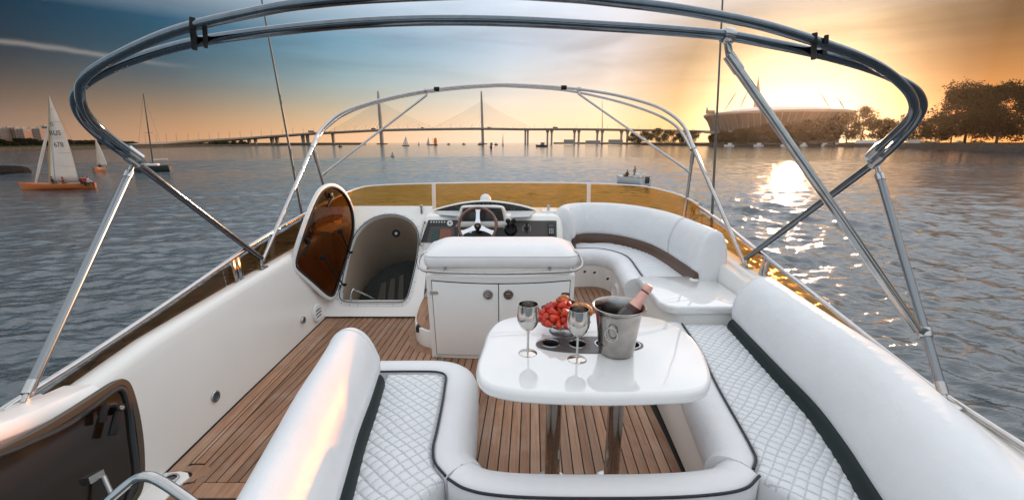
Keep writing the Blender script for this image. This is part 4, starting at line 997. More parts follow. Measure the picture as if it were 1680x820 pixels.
def lounge():
    t = thing('curved_lounge', (1.1, 3.9, 0.15), 'curved white lounge seat with brown strip beside the helm', 'sofa')
    pipe = [(0.60, 4.30), (0.80, 4.32), (0.93, 4.29), (1.04, 4.19), (1.105, 4.04), (1.118, 3.88), (1.10, 3.65), (1.083, 3.44), (1.07, 3.27)]
    roll(t, pipe, -1, dz=0.065)
    back = [(0.665, 4.36), (0.70, 4.50), (0.80, 4.575), (0.93, 4.59), (1.06, 4.545), (1.18, 4.43), (1.28, 4.27), (1.355, 4.06), (1.39, 3.80), (1.405, 3.5), (1.41, 3.17)]
    P = catmull(back, 6)
    px = xof([p for p in catmull(pipe, 4)][8:]); tb = [p for p in P if p.x > 0.93]; bx = xof([(p.x, p.y) for p in tb])
    def fl(y): return px(y) + 0.004 if y < 4.29 else 0.70
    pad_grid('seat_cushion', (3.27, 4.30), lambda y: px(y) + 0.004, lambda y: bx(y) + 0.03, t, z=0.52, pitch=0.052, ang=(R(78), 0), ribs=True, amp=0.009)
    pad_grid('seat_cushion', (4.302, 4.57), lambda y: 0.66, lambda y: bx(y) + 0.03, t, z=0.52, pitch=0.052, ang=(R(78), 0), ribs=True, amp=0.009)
    m = MB(); m.sweep(smooth_prof([(a, b + 0.065) for a, b in STRIP_TALL]), P, 1, 0, 0.0); m.build('bolster_strip', 'brown_vinyl', t, smooth=60)
    pr = smooth_prof([(a * 0.82 - 0.012 + (0.02 if b < .5 else 0), (b + 0.11 if b < 0.58 else 0.655 + (b - 0.55) * 1.16)) for a, b in BACK])
    k = min(range(len(P)), key=lambda i: (P[i] - Vector((1.395, 3.72, 0))).length)
    m = MB(); m.sweep(pr, P[:k], 1, 0.05, 0.012); bk = m.build('backrest', 'vinyl', t, smooth=60); seam(bk, P, 3, pr, 1); seam(bk, P, 12, pr, 1)
    m = MB(); m.sweep(pr, P[k:], 1, 0.012, 0.03); bk = m.build('backrest', 'vinyl', t, smooth=60); seam(bk, P, len(P) - 2, pr, 1)
    # moulded base with its kick panel
    op = catmull(pipe, 4); out = []
    for i, p in enumerate(op):
        tt = (op[min(len(op) - 1, i + 1)] - op[max(0, i - 1)]).normalized(); out.append(p + Vector((tt.y, -tt.x, 0)) * 0.145)
    m = MB(); m.loft([[(p.x + e * 0.6, p.y + e * 0.5, z) for p in out] + [(1.62, 3.2, z), (1.62, 4.85, z), (0.56, 4.85, z)] for z, e in ((0.10, 0.035), (0.17, 0.03), (0.30, 0.015), (0.40, 0.0))]); m.build('base', 'gelcoat', t, smooth=50)
    for u, v in ((961, 444.5), (977, 446), (998.5, 456)):
        p = Pz(u, v, 0.33); m = MB(); m.lathe([(0, 0.004), (0.009, 0.004), (0.011, -0.02)], 10, p + Vector((-0.02, -0.03, 0)), (-0.6, -0.8, 0)); m.build('stud', 'black_plastic', t)
    p = Vector((0.955, 3.72, 0.25)); m = MB(); m.lathe([(0, 0.006), (0.06, 0.008), (0.075, 0.014), (0.085, 0.008), (0.088, -0.02)], 24, p, (-1, -0.12, 0.05)); m.build('speaker', 'white_plastic', t)
lounge()

def side_locker():
    t = thing('side_locker', (1.3, 2.9, 0), 'glossy white locker with flat lid between the curved lounge and the long sofa', 'locker')
    poly = [(1.0, 3.25), (0.985, 2.70), (1.02, 2.62), (1.08, 2.59), (1.575, 2.60), (1.585, 3.25)]
    m = MB(); m.prism(poly, 0.505, 0.565); m.build('lid', 'gloss_white', t, bevel=0.016, seg=3)
    m = MB(); m.loft([[(a + (0.06 if a < 1.2 else -0.01), b + (0.02 if b < 2.8 else -0.005), z) for a, b in poly] for z in (0.0, 0.5045)]); m.build('locker_body', 'gelcoat', t, bevel=0.01)
    m = MB(); m.lathe([(0, 0.003), (0.03, 0.003), (0.034, 0.0)], 20, (1.42, 3.17, 0.565)); m.build('lid_button', 'white_plastic', t)
side_locker()

# ================================================================== TABLE AND WHAT STANDS ON IT
def holed(outer, holes, z0, z1, name, mk, parent, bevel=0.0, seg=2):
    bm = bmesh.new()
    def loop(pts, z): return [bm.verts.new((p[0], p[1], z)) for p in pts]
    for z in (z0, z1):
        E = []
        for pts in [outer] + holes:
            vs = loop(pts, z)
            for i in range(len(vs)): E.append(bm.edges.new((vs[i], vs[(i + 1) % len(vs)])))
        bmesh.ops.triangle_fill(bm, edges=E, use_beauty=True)
    bm.verts.ensure_lookup_table(); half = len(bm.verts) // 2; k = 0
    for pts in [outer] + holes:
        n = len(pts)
        for i in range(n): bm.faces.new([bm.verts[k + i], bm.verts[k + (i + 1) % n], bm.verts[half + k + (i + 1) % n], bm.verts[half + k + i]])
        k += n
    bmesh.ops.recalc_face_normals(bm, faces=bm.faces)
    if bevel:
        bm.edges.ensure_lookup_table(); no = len(outer)
        ed = [e for e in bm.edges if len(e.link_faces) == 2 and e.calc_face_angle(0) > R(60) and abs(e.verts[0].co.z - e.verts[1].co.z) < 1e-6 and all((v.index % half) < no for v in e.verts)]
        bmesh.ops.bevel(bm, geom=ed, offset=bevel, segments=seg, profile=0.5, affect='EDGES')
    c = Vector((sum(p[0] for p in outer) / len(outer), sum(p[1] for p in outer) / len(outer), (z0 + z1) / 2))
    bmesh.ops.translate(bm, verts=bm.verts, vec=-c)
    me = bpy.data.meshes.new(name); bm.to_mesh(me); bm.free(); me.materials.append(M[mk])
    me.polygons.foreach_set('use_smooth', [True] * len(me.polygons)); me.set_sharp_from_angle(angle=R(35))
    return link(name, me, parent, c)
TT = 0.75
def table():
    t = thing('cocktail_table', (0.33, 1.7, 0), 'glossy white table with rounded corners on two steel legs', 'table')
    out = catmull([(-0.140, 1.50), (-0.128, 1.68), (-0.110, 1.84), (-0.055, 1.965), (0.07, 2.025), (0.26, 2.047), (0.45, 2.050), (0.64, 2.025), (0.755, 1.965), (0.803, 1.87), (0.815, 1.72), (0.785, 1.55), (0.735, 1.41), (0.655, 1.338), (0.50, 1.318), (0.31, 1.312), (0.12, 1.322), (-0.02, 1.345), (-0.105, 1.395)], 5, True)
    out = [(p.x, p.y) for p in out]
    hc = [Pz(u, v, TT) for u, v in ((903.5, 563.5), (947.5, 564.5), (991, 565), (1035, 566))]
    def circ(c, r, n=24): return [(c.x + r * math.cos(2 * math.pi * k / n), c.y + r * math.sin(2 * math.pi * k / n)) for k in range(n)]
    holed(out, [circ(c, 0.036) for c in hc], TT - 0.052, TT, 'table_top', 'gloss_white', t, bevel=0.019, seg=4)
    a, b = Pz(879, 564, TT), Pz(1056, 567, TT); c = (a + b) / 2; hw = (b - a).length / 2
    lens = [(c.x + hw * math.cos(q), c.y + 0.078 * math.copysign(abs(math.sin(q)) ** 0.9, math.sin(q))) for q in [2 * math.pi * k / 48 for k in range(48)]]
    pl = holed(lens, [circ(p, 0.037) for p in hc], TT + 0.0005, TT + 0.003, 'cup_holder_plate', 'plate_grey', t)
    for p in hc:
        m = MB(); m.lathe([(0.0, -0.045), (0.030, -0.045), (0.034, -0.03), (0.035, 0.002), (0.037, 0.005), (0.041, 0.005), (0.042, 0.0022)], 28, (p.x, p.y, TT)); cu = m.build('cup_holder', ['holder_black'], pl)
        m = MB(); m.lathe([(0.0345, 0.003), (0.036, 0.006), (0.041, 0.006), (0.0425, 0.003)], 28, (p.x, p.y, TT)); m.build('rim', 'steel', cu)
    for x in (0.192, 0.476):
        m = MB(); m.lathe([(0.085, 0.0), (0.085, 0.008), (0.06, 0.014), (0.036, 0.016), (0.036, 0.69), (0.07, 0.695), (0.07, 0.70)], 28, (x, 1.72, 0), cap0=True, cap1=True); m.build('leg', 'steel', t)
mat('plate_grey', (0.10, 0.10, 0.10), 0.32, metal=0.4)
mat('holder_black', (0.012, 0.013, 0.014), 0.35)
table()

def goblet(u, v, label, rz=0):
    p = Pz(u, v, TT)
    t = thing('goblet', p, label, 'goblet', 'steel goblets on the table')
    m = MB(); m.lathe([(0.0, 0.010), (0.006, 0.009), (0.012, 0.0075), (0.026, 0.0045), (0.036, 0.002), (0.0385, 0.001), (0.039, 0.0), (0.0, 0.0)], 40, p); m.build('foot', 'steel_cup', t, smooth=50)
    m = MB(); m.lathe([(0.0075, 0.006), (0.0052, 0.018), (0.0046, 0.05), (0.0048, 0.085), (0.0065, 0.098), (0.010, 0.104)], 20, p); m.build('stem', 'steel_cup', t)
    o = [(0.004, 0.098), (0.012, 0.102), (0.024, 0.112), (0.036, 0.127), (0.0435, 0.146), (0.0455, 0.163), (0.0445, 0.182), (0.0415, 0.203), (0.0395, 0.217)]
    i = [(0.0385, 0.2172), (0.0405, 0.203), (0.0432, 0.182), (0.0442, 0.163), (0.042, 0.146), (0.0345, 0.129), (0.022, 0.115), (0.0, 0.108)]
    m = MB(); m.lathe(o + i, 44, p); m.build('bowl', 'steel_cup', t, smooth=50)
goblet(866, 579, 'steel goblet standing alone at the left of the table')
goblet(946.5, 589.5, 'steel goblet standing in front of the strawberries')

BK = Pz(1010.5, 577, TT)
def bucket():
    t = thing('ice_bucket', BK, 'stainless steel ice bucket with ring handles on the table', 'bucket')
    o = [(0.0, 0.002), (0.062, 0.0), (0.069, 0.003), (0.0725, 0.012), (0.078, 0.06), (0.0835, 0.11), (0.0885, 0.15), (0.0915, 0.17), (0.094, 0.182), (0.099, 0.193)]
    r = [(0.107, 0.198), (0.1095, 0.203), (0.1085, 0.2075), (0.104, 0.2085), (0.099, 0.205)]
    i = [(0.0945, 0.193), (0.090, 0.18), (0.087, 0.15), (0.0765, 0.06), (0.071, 0.016), (0.0, 0.012)]
    m = MB(); m.lathe(o + r + i, 56, BK); m.build('body', 'steel_bucket', t, smooth=50)
    for ang in (R(-118), R(62)):
        d = Vector((math.cos(ang), math.sin(ang), 0)); s = Vector((-d.y, d.x, 0)); c = BK + d * 0.094 + Vector((0, 0, 0.118))
        m = MB(); m.tube([c + s * (0.024 * math.cos(a)) + Vector((0, 0, 0.030 * math.sin(a))) + d * (0.004 + 0.004 * math.sin(a)) for a in [2 * math.pi * k / 32 for k in range(32)]], 0.0034, 8, True); rg = m.build('ring_handle', 'steel', t)
        m = MB(); m.lathe([(0, 0.014), (0.008, 0.012), (0.013, 0.004), (0.015, -0.008)], 16, BK + d * 0.087 + Vector((0, 0, 0.148)), d); m.build('lug', 'steel', rg)
mat('steel_bucket', (0.47, 0.44, 0.41), 0.24, metal=1.0, var=0.35, vscale=11, rvar=0.09, bump=0.03, bscale=120)
bucket()
def bottle():
    tip = Py(1066, 467, BK.y + 0.03); b0 = BK + Vector((-0.028, -0.012, 0.05)); ax = (tip - b0).normalized(); L = 0.315
    o = tip - ax * L
    t = thing('champagne_bottle', o, 'champagne bottle with pink foil neck leaning in the ice bucket', 'bottle')
    m = MB(); m.lathe([(0.0, 0.004), (0.036, 0.0), (0.043, 0.008), (0.0435, 0.13), (0.040, 0.165), (0.031, 0.195), (0.0225, 0.222), (0.0195, 0.24)], 32, o, ax); m.build('glass', 'bottle_glass', t)
    m = MB(); m.lathe([(0.0325, 0.194), (0.0240, 0.222), (0.0205, 0.240), (0.0172, 0.272), (0.0165, 0.282), (0.0195, 0.286), (0.0200, 0.296), (0.0190, 0.306), (0.0165, 0.313), (0.0, 0.3155)], 32, o, ax); m.build('foil', 'pink_foil', t)
    m = MB(); m.lathe([(0.0345, 0.186), (0.0335, 0.194), (0.0285, 0.208), (0.0275, 0.206)], 32, o, ax); m.build('neck_label', 'dark_label', t)
    m = MB(); m.lathe([(0.0180, 0.278), (0.0182, 0.283), (0.0172, 0.284)], 24, o, ax); m.build('neck_band', 'dark_label', t)
mat('bottle_glass', (0.03, 0.02, 0.012), 0.08, coat=0.5)
mat('pink_foil', (0.86, 0.46, 0.38), 0.36, metal=0.3, bump=0.25, bscale=70, var=0.15, vscale=40)
mat('dark_label', (0.06, 0.018, 0.016), 0.4)
bottle()

def fruit():
    c = Pz(924, 543, TT)
    t = thing('fruit_stand', c, 'clear glass footed dish under the strawberries', 'fruit dish')
    m = MB(); m.lathe([(0.0, 0.006), (0.02, 0.005), (0.055, 0.004), (0.064, 0.002), (0.066, 0.0), (0.0, 0.0)], 36, c); m.build('foot', 'dish_glass', t)
    m = MB(); m.lathe([(0.016, 0.004), (0.010, 0.02), (0.012, 0.036), (0.026, 0.045)], 24, c); m.build('stem', 'dish_glass', t)
    m = MB(); rings = []
    for r, z in ((0.02, 0.044), (0.07, 0.046), (0.10, 0.052), (0.122, 0.062), (0.123, 0.065), (0.10, 0.056), (0.07, 0.050), (0.02, 0.049)):
        rings.append([c + Vector(((r + (0.004 * math.sin(12 * a) if r > 0.09 else 0)) * math.cos(a), (r + (0.004 * math.sin(12 * a) if r > 0.09 else 0)) * math.sin(a), z + (0.003 * math.cos(12 * a) if r > 0.09 else 0))) for a in [2 * math.pi * k / 72 for k in range(72)]])
    m.loft(rings, cap=True); m.build('dish', 'dish_glass', t, smooth=50)
    rr = random.Random(4)
    # strawberry: heart-shaped body with a little green cap
    def berry_mesh(seed):
        q = random.Random(seed); n = 16; prof = [(0.0, -0.0275), (0.0045, -0.0255), (0.0090, -0.0185), (0.0135, -0.0085), (0.0168, 0.002), (0.0172, 0.008), (0.0135, 0.0135), (0.006, 0.0145), (0.0, 0.0135)]
        m = MB(); base = []
        for r, z in prof: base.append([Vector((r * math.cos(2 * math.pi * k / n) * (1 + 0.06 * math.sin(3 * 2 * math.pi * k / n + seed)), r * math.sin(2 * math.pi * k / n) * 0.92, z)) for k in range(n)])
        m.loft(base, cap=False); return m
    protos = []
    for s in range(3):
        m = berry_mesh(s); me = bpy.data.meshes.new('strawberry'); me.from_pydata([tuple(v) for v in m.v], [], m.f); me.materials.append(M['berry%d' % s])
        me.polygons.foreach_set('use_smooth', [True] * len(me.polygons)); protos.append(me)
    sv = [(0, 0, 0.0155)]; sf = []
    for k in range(8):
        a = 2 * math.pi * k / 8; sv += [(0.006 * math.cos(a - .3), 0.006 * math.sin(a - .3), 0.0162), (0.017 * math.cos(a), 0.017 * math.sin(a), 0.0125 + 0.004 * (k % 2)), (0.006 * math.cos(a + .3), 0.006 * math.sin(a + .3), 0.0162)]; sf.append((0, 3 * k + 1, 3 * k + 2, 3 * k + 3))
    sep = bpy.data.meshes.new('sepals'); sep.from_pydata(sv, [], sf); sep.materials.append(M['sepal_green'])
    spots = []
    z0 = 0.060
    for lvl, (nn, r0, z) in enumerate(((17, 0.102, z0 + 0.010), (12, 0.072, z0 + 0.012), (6, 0.036, z0 + 0.012), (13, 0.084, z0 + 0.030), (8, 0.052, z0 + 0.034), (3, 0.018, z0 + 0.034), (8, 0.058, z0 + 0.054), (4, 0.026, z0 + 0.058), (4, 0.030, z0 + 0.076), (1, 0.0, z0 + 0.088))):
        for k in range(nn):
            a = 2 * math.pi * (k + 0.5 * (lvl % 2)) / nn + rr.uniform(-0.1, 0.1); r = r0 + rr.uniform(-0.006, 0.006)
            x, y = r * math.cos(a), r * math.sin(a)
            if x > 0.035 and z > z0 + 0.02: continue        # the golden pastry fills the right side
            if x > 0.02 and y > 0.03: continue
            spots.append((x - 0.006, y, z + rr.uniform(-0.003, 0.003)))
    words = []
    for i, (x, y, z) in enumerate(spots):
        o = bpy.data.objects.new('strawberry', protos[i % 3]); COL.objects.link(o); o.location = c + Vector((x, y, z))
        o.rotation_euler = (rr.uniform(-1.7, 1.7), rr.uniform(-1.7, 1.7), rr.uniform(0, 6.28)); s = rr.uniform(0.72, 1.12); o.scale = (s, s, s * rr.uniform(0.9, 1.1))
        if i % 3 == 1:
            g = bpy.data.objects.new('sepals', sep); COL.objects.link(g); g.parent = o
        tag(o, 'ripe red strawberry in the heap on the glass dish', 'strawberry', 'strawberries on the glass dish')
    # dark berries at the back and left rim
    n = 0
    for x, y, z in ((-0.108, 0.050, 0.078), (-0.088, 0.070, 0.088), (-0.065, 0.088, 0.092), (-0.102, 0.028, 0.084), (0.020, 0.070, 0.128), (0.036, 0.062, 0.124), (0.048, 0.072, 0.118), (0.010, 0.085, 0.118), (-0.082, 0.048, 0.100)):
        m = MB(); P = c + Vector((x, y, z)); m.lathe([(0, -0.012), (0.007, -0.0095), (0.0115, -0.002), (0.0115, 0.003), (0.008, 0.009), (0.003, 0.011), (0.0, 0.0105)], 14, P, (rr.uniform(-.4, .4), rr.uniform(-.6, .2), 1)); o = m.build('dark_berry', 'dark_berry')
        tag(o, 'dark purple berry behind the strawberries on the glass dish', 'berry', 'dark berries on the glass dish')
    # golden ridged pastry on the right of the heap, made of overlapping segments
    p = c + Vector((0.078, 0.010, 0.088))
    m = MB(); path = []; rad = []
    for k in range(61):
        s = k / 60; a = R(200 - 220 * s); path.append(p + Vector((0.038 * math.cos(a), -0.012 + 0.030 * math.sin(a), 0.012 * math.sin(s * math.pi)))); ph = (s * 6.5) % 1.0
        rad.append(0.006 + 0.021 * math.sin(math.pi * min(1, max(0, s * 0.96 + 0.02))) ** 0.7 + 0.0035 * (1 - ph))
    m.tube(path, rad, 16); o = m.build('pastry', 'pastry', smooth=60)
    tag(o, 'golden ridged pastry at the right of the strawberry heap', 'pastry')
    m = MB(); q = c + Vector((-0.004, 0.034, 0.142)); m.tube([q + Vector((0.020 * math.cos(a), 0.012 * math.sin(a), 0.006 * math.sin(2 * a))) for a in [R(200 - 220 * k / 20) for k in range(21)]], [0.005 + 0.011 * math.sin(math.pi * k / 20) + 0.002 * ((k * 0.45) % 1) for k in range(21)], 12); o = m.build('pastry', 'pastry', smooth=60)
    tag(o, 'small golden pastry on top of the strawberry heap', 'pastry')
mat('berry0', (0.72, 0.040, 0.012), 0.42, var=0.3, vscale=60, bump=0.5, bscale=260, coat=0.2)
mat('berry1', (0.80, 0.065, 0.020), 0.45, var=0.3, vscale=60, bump=0.5, bscale=260, coat=0.2)
mat('berry2', (0.58, 0.022, 0.008), 0.40, var=0.3, vscale=60, bump=0.5, bscale=260, coat=0.2)
mat('sepal_green', (0.07, 0.16, 0.03), 0.6)
mat('dark_berry', (0.018, 0.010, 0.022), 0.35, bump=0.5, bscale=300)
mat('pastry', (0.62, 0.25, 0.055), 0.5, col2=(0.35, 0.10, 0.02), vscale=50, bump=0.3, bscale=150)
def glassy(name, col=(1, 1, 1)):
    m = bpy.data.materials.new(name); m.use_nodes = True; M[name] = m; b = m.node_tree.nodes['Principled BSDF']
    b.inputs['Base Color'].default_value = (*col, 1); b.inputs['Roughness'].default_value = 0.03; b.inputs['Transmission Weight'].default_value = 0.92; b.inputs['IOR'].default_value = 1.45
glassy('dish_glass', (0.97, 0.98, 0.98))
fruit()
# ================================================================== BIMINI FRAMES, ANTENNAS, AFT HATCH
def clampring(m, p, d, r): return m.tube([Vector(p) - d * 0.02, Vector(p) + d * 0.02], r, 14)
def bimini_rear():
    t = thing('bimini_frame', (0, 2.9, 0.7), 'large double tube bimini bow arching over the whole cockpit', 'bimini frame')
    p0 = Vector((0, 2.235, 1.512)); pl = Vector((0, 1.0, 0.767)).normalized()
    main_px = [(218, 263), (166, 226), (137, 198), (124, 173), (125.5, 152), (147, 132), (191, 109), (246, 89), (319, 70), (420, 54.5), (561, 40), (698, 34), (840, 35.5), (1000, 44), (1100, 50.5), (1194, 59), (1260, 71), (1335, 86.5), (1410, 106.5), (1460, 125), (1498, 146), (1512.5, 168), (1508, 190), (1484, 221), (1438, 264)]
    P = [Pp(u, v, p0, pl) for u, v in main_px]
    bl, br = Px(429, 424, -1.85), Px(1224, 424, 1.76)
    path = [bl, bl.lerp(P[0], 0.5)] + P + [P[-1].lerp(br, 0.5), br]
    C = catmull(path, 6); m = MB(); m.tube(C, 0.0195, 14); m.build('main_bow', 'steel_dark', t)
    n2 = Vector((0, 1.0, 0.95)).normalized(); q0 = p0 + Vector((0, -0.03, 0.02))
    sec = [(228, 258), (184, 228), (155, 202), (137, 177), (131, 152), (137, 130), (173, 103), (246, 67), (316, 43), (420, 20), (489, 8), (608, -3), (800, -10), (920, -5), (1000, 2), (1121, 17), (1243, 40), (1336, 67.5), (1405, 92), (1450, 115), (1484, 143), (1498, 165), (1497, 186), (1477, 211), (1429, 255)]
    C2 = catmull([Pp(u, v, q0, n2) for u, v in sec], 6); m = MB(); m.tube(C2, 0.0185, 14); m.build('second_bow', 'steel_dark', t)
    # knuckles where the bows and struts meet
    for k, s in ((0, -1), (-1, 1)):
        a = P[k]; b = C2[0 if k == 0 else -1]; d = (P[1] - P[0]).normalized() if k == 0 else (P[-2] - P[-1]).normalized()
        m = MB(); m.tube([a - d * 0.035, a + d * 0.035], 0.025, 14); m.tube([b - d * 0.01, b + d * 0.06], 0.0235, 14); m.bar(a, b - d * 0.01, 0.018, 0.045, up=d); m.build('knuckle', 'steel', t, smooth=40)
        # aft strut
        base = Px(46, 663, -1.75) if k == 0 else Px(1546, 662, 1.74)
        h = a + Vector((0, -0.01, -0.03)); e = base + Vector((0, 0, 0.03)); dd = (e - h).normalized()
        m = MB(); m.tube([h + dd * 0.04, e - dd * 0.03], 0.0165, 14); st = m.build('strut', 'tube_grey', t)
        m = MB(); m.tube([h, h + dd * 0.05], 0.012, 10); m.tube([h + dd * 0.045, h + dd * 0.085], 0.0195, 14); m.build('strut_collar', 'steel', st)
        m = MB(); m.tube([e - dd * 0.06, e - dd * 0.01], 0.0185, 14); m.tube([e - dd * 0.02, e + dd * 0.02], 0.010, 10); m.build('strut_end', 'steel', st)
        m = MB(); m.box(base + Vector((0, 0, 0.0)), (0.075, 0.10, 0.014), rz=R(20 * s)); m.bar(base, e + dd * 0.02, 0.02, 0.03); m.build('foot_plate', 'white_metal', t, bevel=0.003)
        # foot of the main bow
        f = bl if k == 0 else br; z = interp(ZL if k == 0 else ZR, f.y)
        m = MB(); m.tube([f + Vector((0, 0, 0.01)), Vector((f.x, f.y - 0.02, z))], 0.014, 12); m.box((f.x, f.y - 0.02, z + 0.004), (0.06, 0.09, 0.012)); m.build('foot_plate', 'steel', t, bevel=0.003)
    # straps holding the two bows together
    def nearest(Cv, u):
        def pu(p):
            dz = p.z - CAM_H; d = p.y * math.cos(PITCH) - dz * math.sin(PITCH); return CX + FPX * p.x / d
        up = [q for q in Cv if q.z > 1.82]
        return min(up, key=lambda q: abs(pu(q) - u))
    for u, mk in ((313, 'black_plastic'), (1337, 'black_plastic')):
        a = nearest(C, u); b = nearest(C2, u + (3 if u < 800 else -2)); d = (b - a).normalized()
        tt = Vector((1, 0, 0))
        for e in (0, 0.045):
            m = MB(); m.bar(a - d * 0.026 + tt * e, b + d * 0.026 + tt * e, 0.02 if e == 0 else 0.016, 0.046 if e == 0 else 0.03, up=tt.cross(d)); m.build('strap', mk, t, bevel=0.004)
    # diagonal pole hung from a clamp on the bow, pinned to the right strut
    a = nearest(C, 1197); right = Px(1546, 662, 1.74); top = P[-1]
    hook = a + Vector((0.0, 0.005, -0.055)); s0 = top + Vector((0, -0.01, -0.03)); s1 = right + Vector((0, 0, 0.03))
    best = min([s0.lerp(s1, k / 60) for k in range(61)], key=lambda q: abs((CY - FPX * ((q.y * math.sin(PITCH) + (q.z - CAM_H) * math.cos(PITCH)) / (q.y * math.cos(PITCH) - (q.z - CAM_H) * math.sin(PITCH)))) - 545))
    e = best + Vector((-0.03, -0.005, 0)); d = (e - hook).normalized()
    m = MB(); m.tube([hook + d * 0.03, e - d * 0.02], 0.0185, 14); pole = m.build('diagonal_pole', 'steel', t)
    m = MB(); m.tube([hook + d * 0.02, hook + d * 0.10], 0.0225, 14); m.build('pole_collar', 'steel', pole)
    tt = (nearest(C, 1240) - nearest(C, 1150)).normalized()
    m = MB(); m.tube([a - tt * 0.022, a + tt * 0.022], 0.030, 14); m.bar(a + Vector((0, 0, -0.02)), hook + d * 0.03, 0.026, 0.02, up=tt); m.build('bow_clamp', 'steel', t, bevel=0.003)
    m = MB(); m.bar(e - d * 0.03, best + Vector((0.01, 0, 0)), 0.03, 0.03); dd = (s1 - s0).normalized(); m.tube([best - dd * 0.02, best + dd * 0.02], 0.023, 14); m.build('strut_clamp', 'steel', t, bevel=0.002)
mat('tube_grey', (0.24, 0.26, 0.28), 0.28, metal=0.95)
mat('white_metal', (0.72, 0.71, 0.69), 0.35, metal=0.2)
bimini_rear()

def bimini_front():
    t = thing('bimini_frame', (0, 3.1, 0.7), 'slender forward bimini bow with braces, arching above the windscreen', 'bimini frame')
    bl, br = Px(429, 430, -1.86), Px(1224, 438, 1.77)
    jl = Px(513, 240, -1.90)
    pv = (jl - bl); p0 = jl; n = Vector((0, pv.z, -pv.y)).normalized()
    up_px = [(513, 240), (522, 220), (539, 201), (562, 185), (599, 171), (650, 158), (699, 149), (753, 142.5), (804, 139.5), (840, 139), (925, 144), (994, 153), (1045, 164.5), (1083, 177.5), (1111, 195.5), (1128, 217), (1138, 243)]
    P = [Pp(u, v, p0, n) for u, v in up_px]
    C = catmull([bl, bl.lerp(P[0], 0.5)] + P + [P[-1].lerp(br, 0.5), br], 6); m = MB(); m.tube(C, 0.0165, 12); m.build('main_bow', 'steel', t)
    lo = [(517, 238), (526, 220), (543, 203), (565, 188), (600, 174), (650, 161), (699, 152), (753, 145.5), (804, 142), (840, 142), (925, 148), (994, 161.5), (1045, 176), (1083, 190.5), (1108, 206), (1123, 224), (1135, 246)]
    n2 = Vector((0, n.y * 1.0, n.z * 1.25)).normalized()
    C2 = catmull([Pp(u, v, p0 + Vector((0, 0.03, 0)), n2) for u, v in lo], 6); m = MB(); m.tube(C2, 0.0145, 12); m.build('second_bow', 'steel', t)
    # forward legs and diagonal braces
    for (j, u0, v0, u1, v1, x, um, us, vs_) in ((P[0], 513, 246, 549, 368, -1.86, 533, 699, 151), (P[-1], 1136, 252, 1121.5, 364, 1.72, 1123, 951, 152)):
        foot = Px(u1, v1, x); 
        m = MB(); m.tube([j, foot], 0.0145, 12); m.build('forward_leg', 'steel', t)
        m = MB(); m.tube([j + (foot - j) * 0.06, j + (foot - j) * 0.2], 0.019, 12); m.tube([j - (P[1] - P[0]) * 0.1, j + (P[1] - P[0]) * 0.2], 0.021, 12); m.build('knuckle', 'steel', t)
        m = MB(); m.lathe([(0.03, 0.0), (0.03, 0.006), (0.014, 0.012), (0.014, 0.03)], 16, foot); m.build('foot_plate', 'steel', t)
        vm = 293 if u0 < 800 else 290
        k = (vm - v0) / (v1 - v0); a = j.lerp(foot, k * 0.93); b = min(C, key=lambda q: abs(CX + FPX * q.x / (q.y * math.cos(PITCH) - (q.z - CAM_H) * math.sin(PITCH)) - us) + (0 if q.z > 1.9 else 1e4))
        m = MB(); m.tube([a, b + Vector((0, 0, -0.05))], 0.0115, 10); br_ = m.build('brace', 'steel', t)
        m = MB(); m.tube([b + Vector((-0.02, 0, 0)), b + Vector((0.02, 0, 0))], 0.026, 12); m.tube([b, b + Vector((0, 0, -0.06))], 0.012, 8); m.build('brace_clamp', 'steel', br_)
        m = MB(); m.tube([a, a.lerp(b, 0.04)], 0.017, 10); m.build('brace_end', 'steel', br_)
    for u in (713, 925):
        b = min(C, key=lambda q: abs(CX + FPX * q.x / (q.y * math.cos(PITCH) - (q.z - CAM_H) * math.sin(PITCH)) - u) + (0 if q.z > 1.9 else 1e4))
        m = MB(); m.tube([b + Vector((-0.03, 0, 0)), b + Vector((0.03, 0, 0))], 0.024, 12); m.build('strap', 'black_plastic', t)
bimini_front()

def antenna(u0, v0, x, u1, label, lean):
    b = Px(u0, v0, x); e = Py(u1, -60, b.y + lean)
    t = thing('whip_antenna', b, label, 'antenna')
    m = MB(); m.tube([b, b.lerp(e, 0.25), b.lerp(e, 0.6), e], [0.0125, 0.011, 0.0085, 0.006], 10); m.build('whip', 'antenna_grey', t)
    m = MB(); m.lathe([(0.03, -0.03), (0.03, 0.0), (0.018, 0.02), (0.015, 0.09), (0.0, 0.09)], 14, b); m.build('mount', 'steel', t)
mat('antenna_grey', (0.12, 0.125, 0.12), 0.4, var=0.1)
antenna(502, 388, -1.98, 418, 'tall whip antenna rising on the port side by the open hatch', -0.1)
antenna(1166, 396, 1.86, 1188.5, 'tall whip antenna rising on the starboard side by the lounge', 0.0)

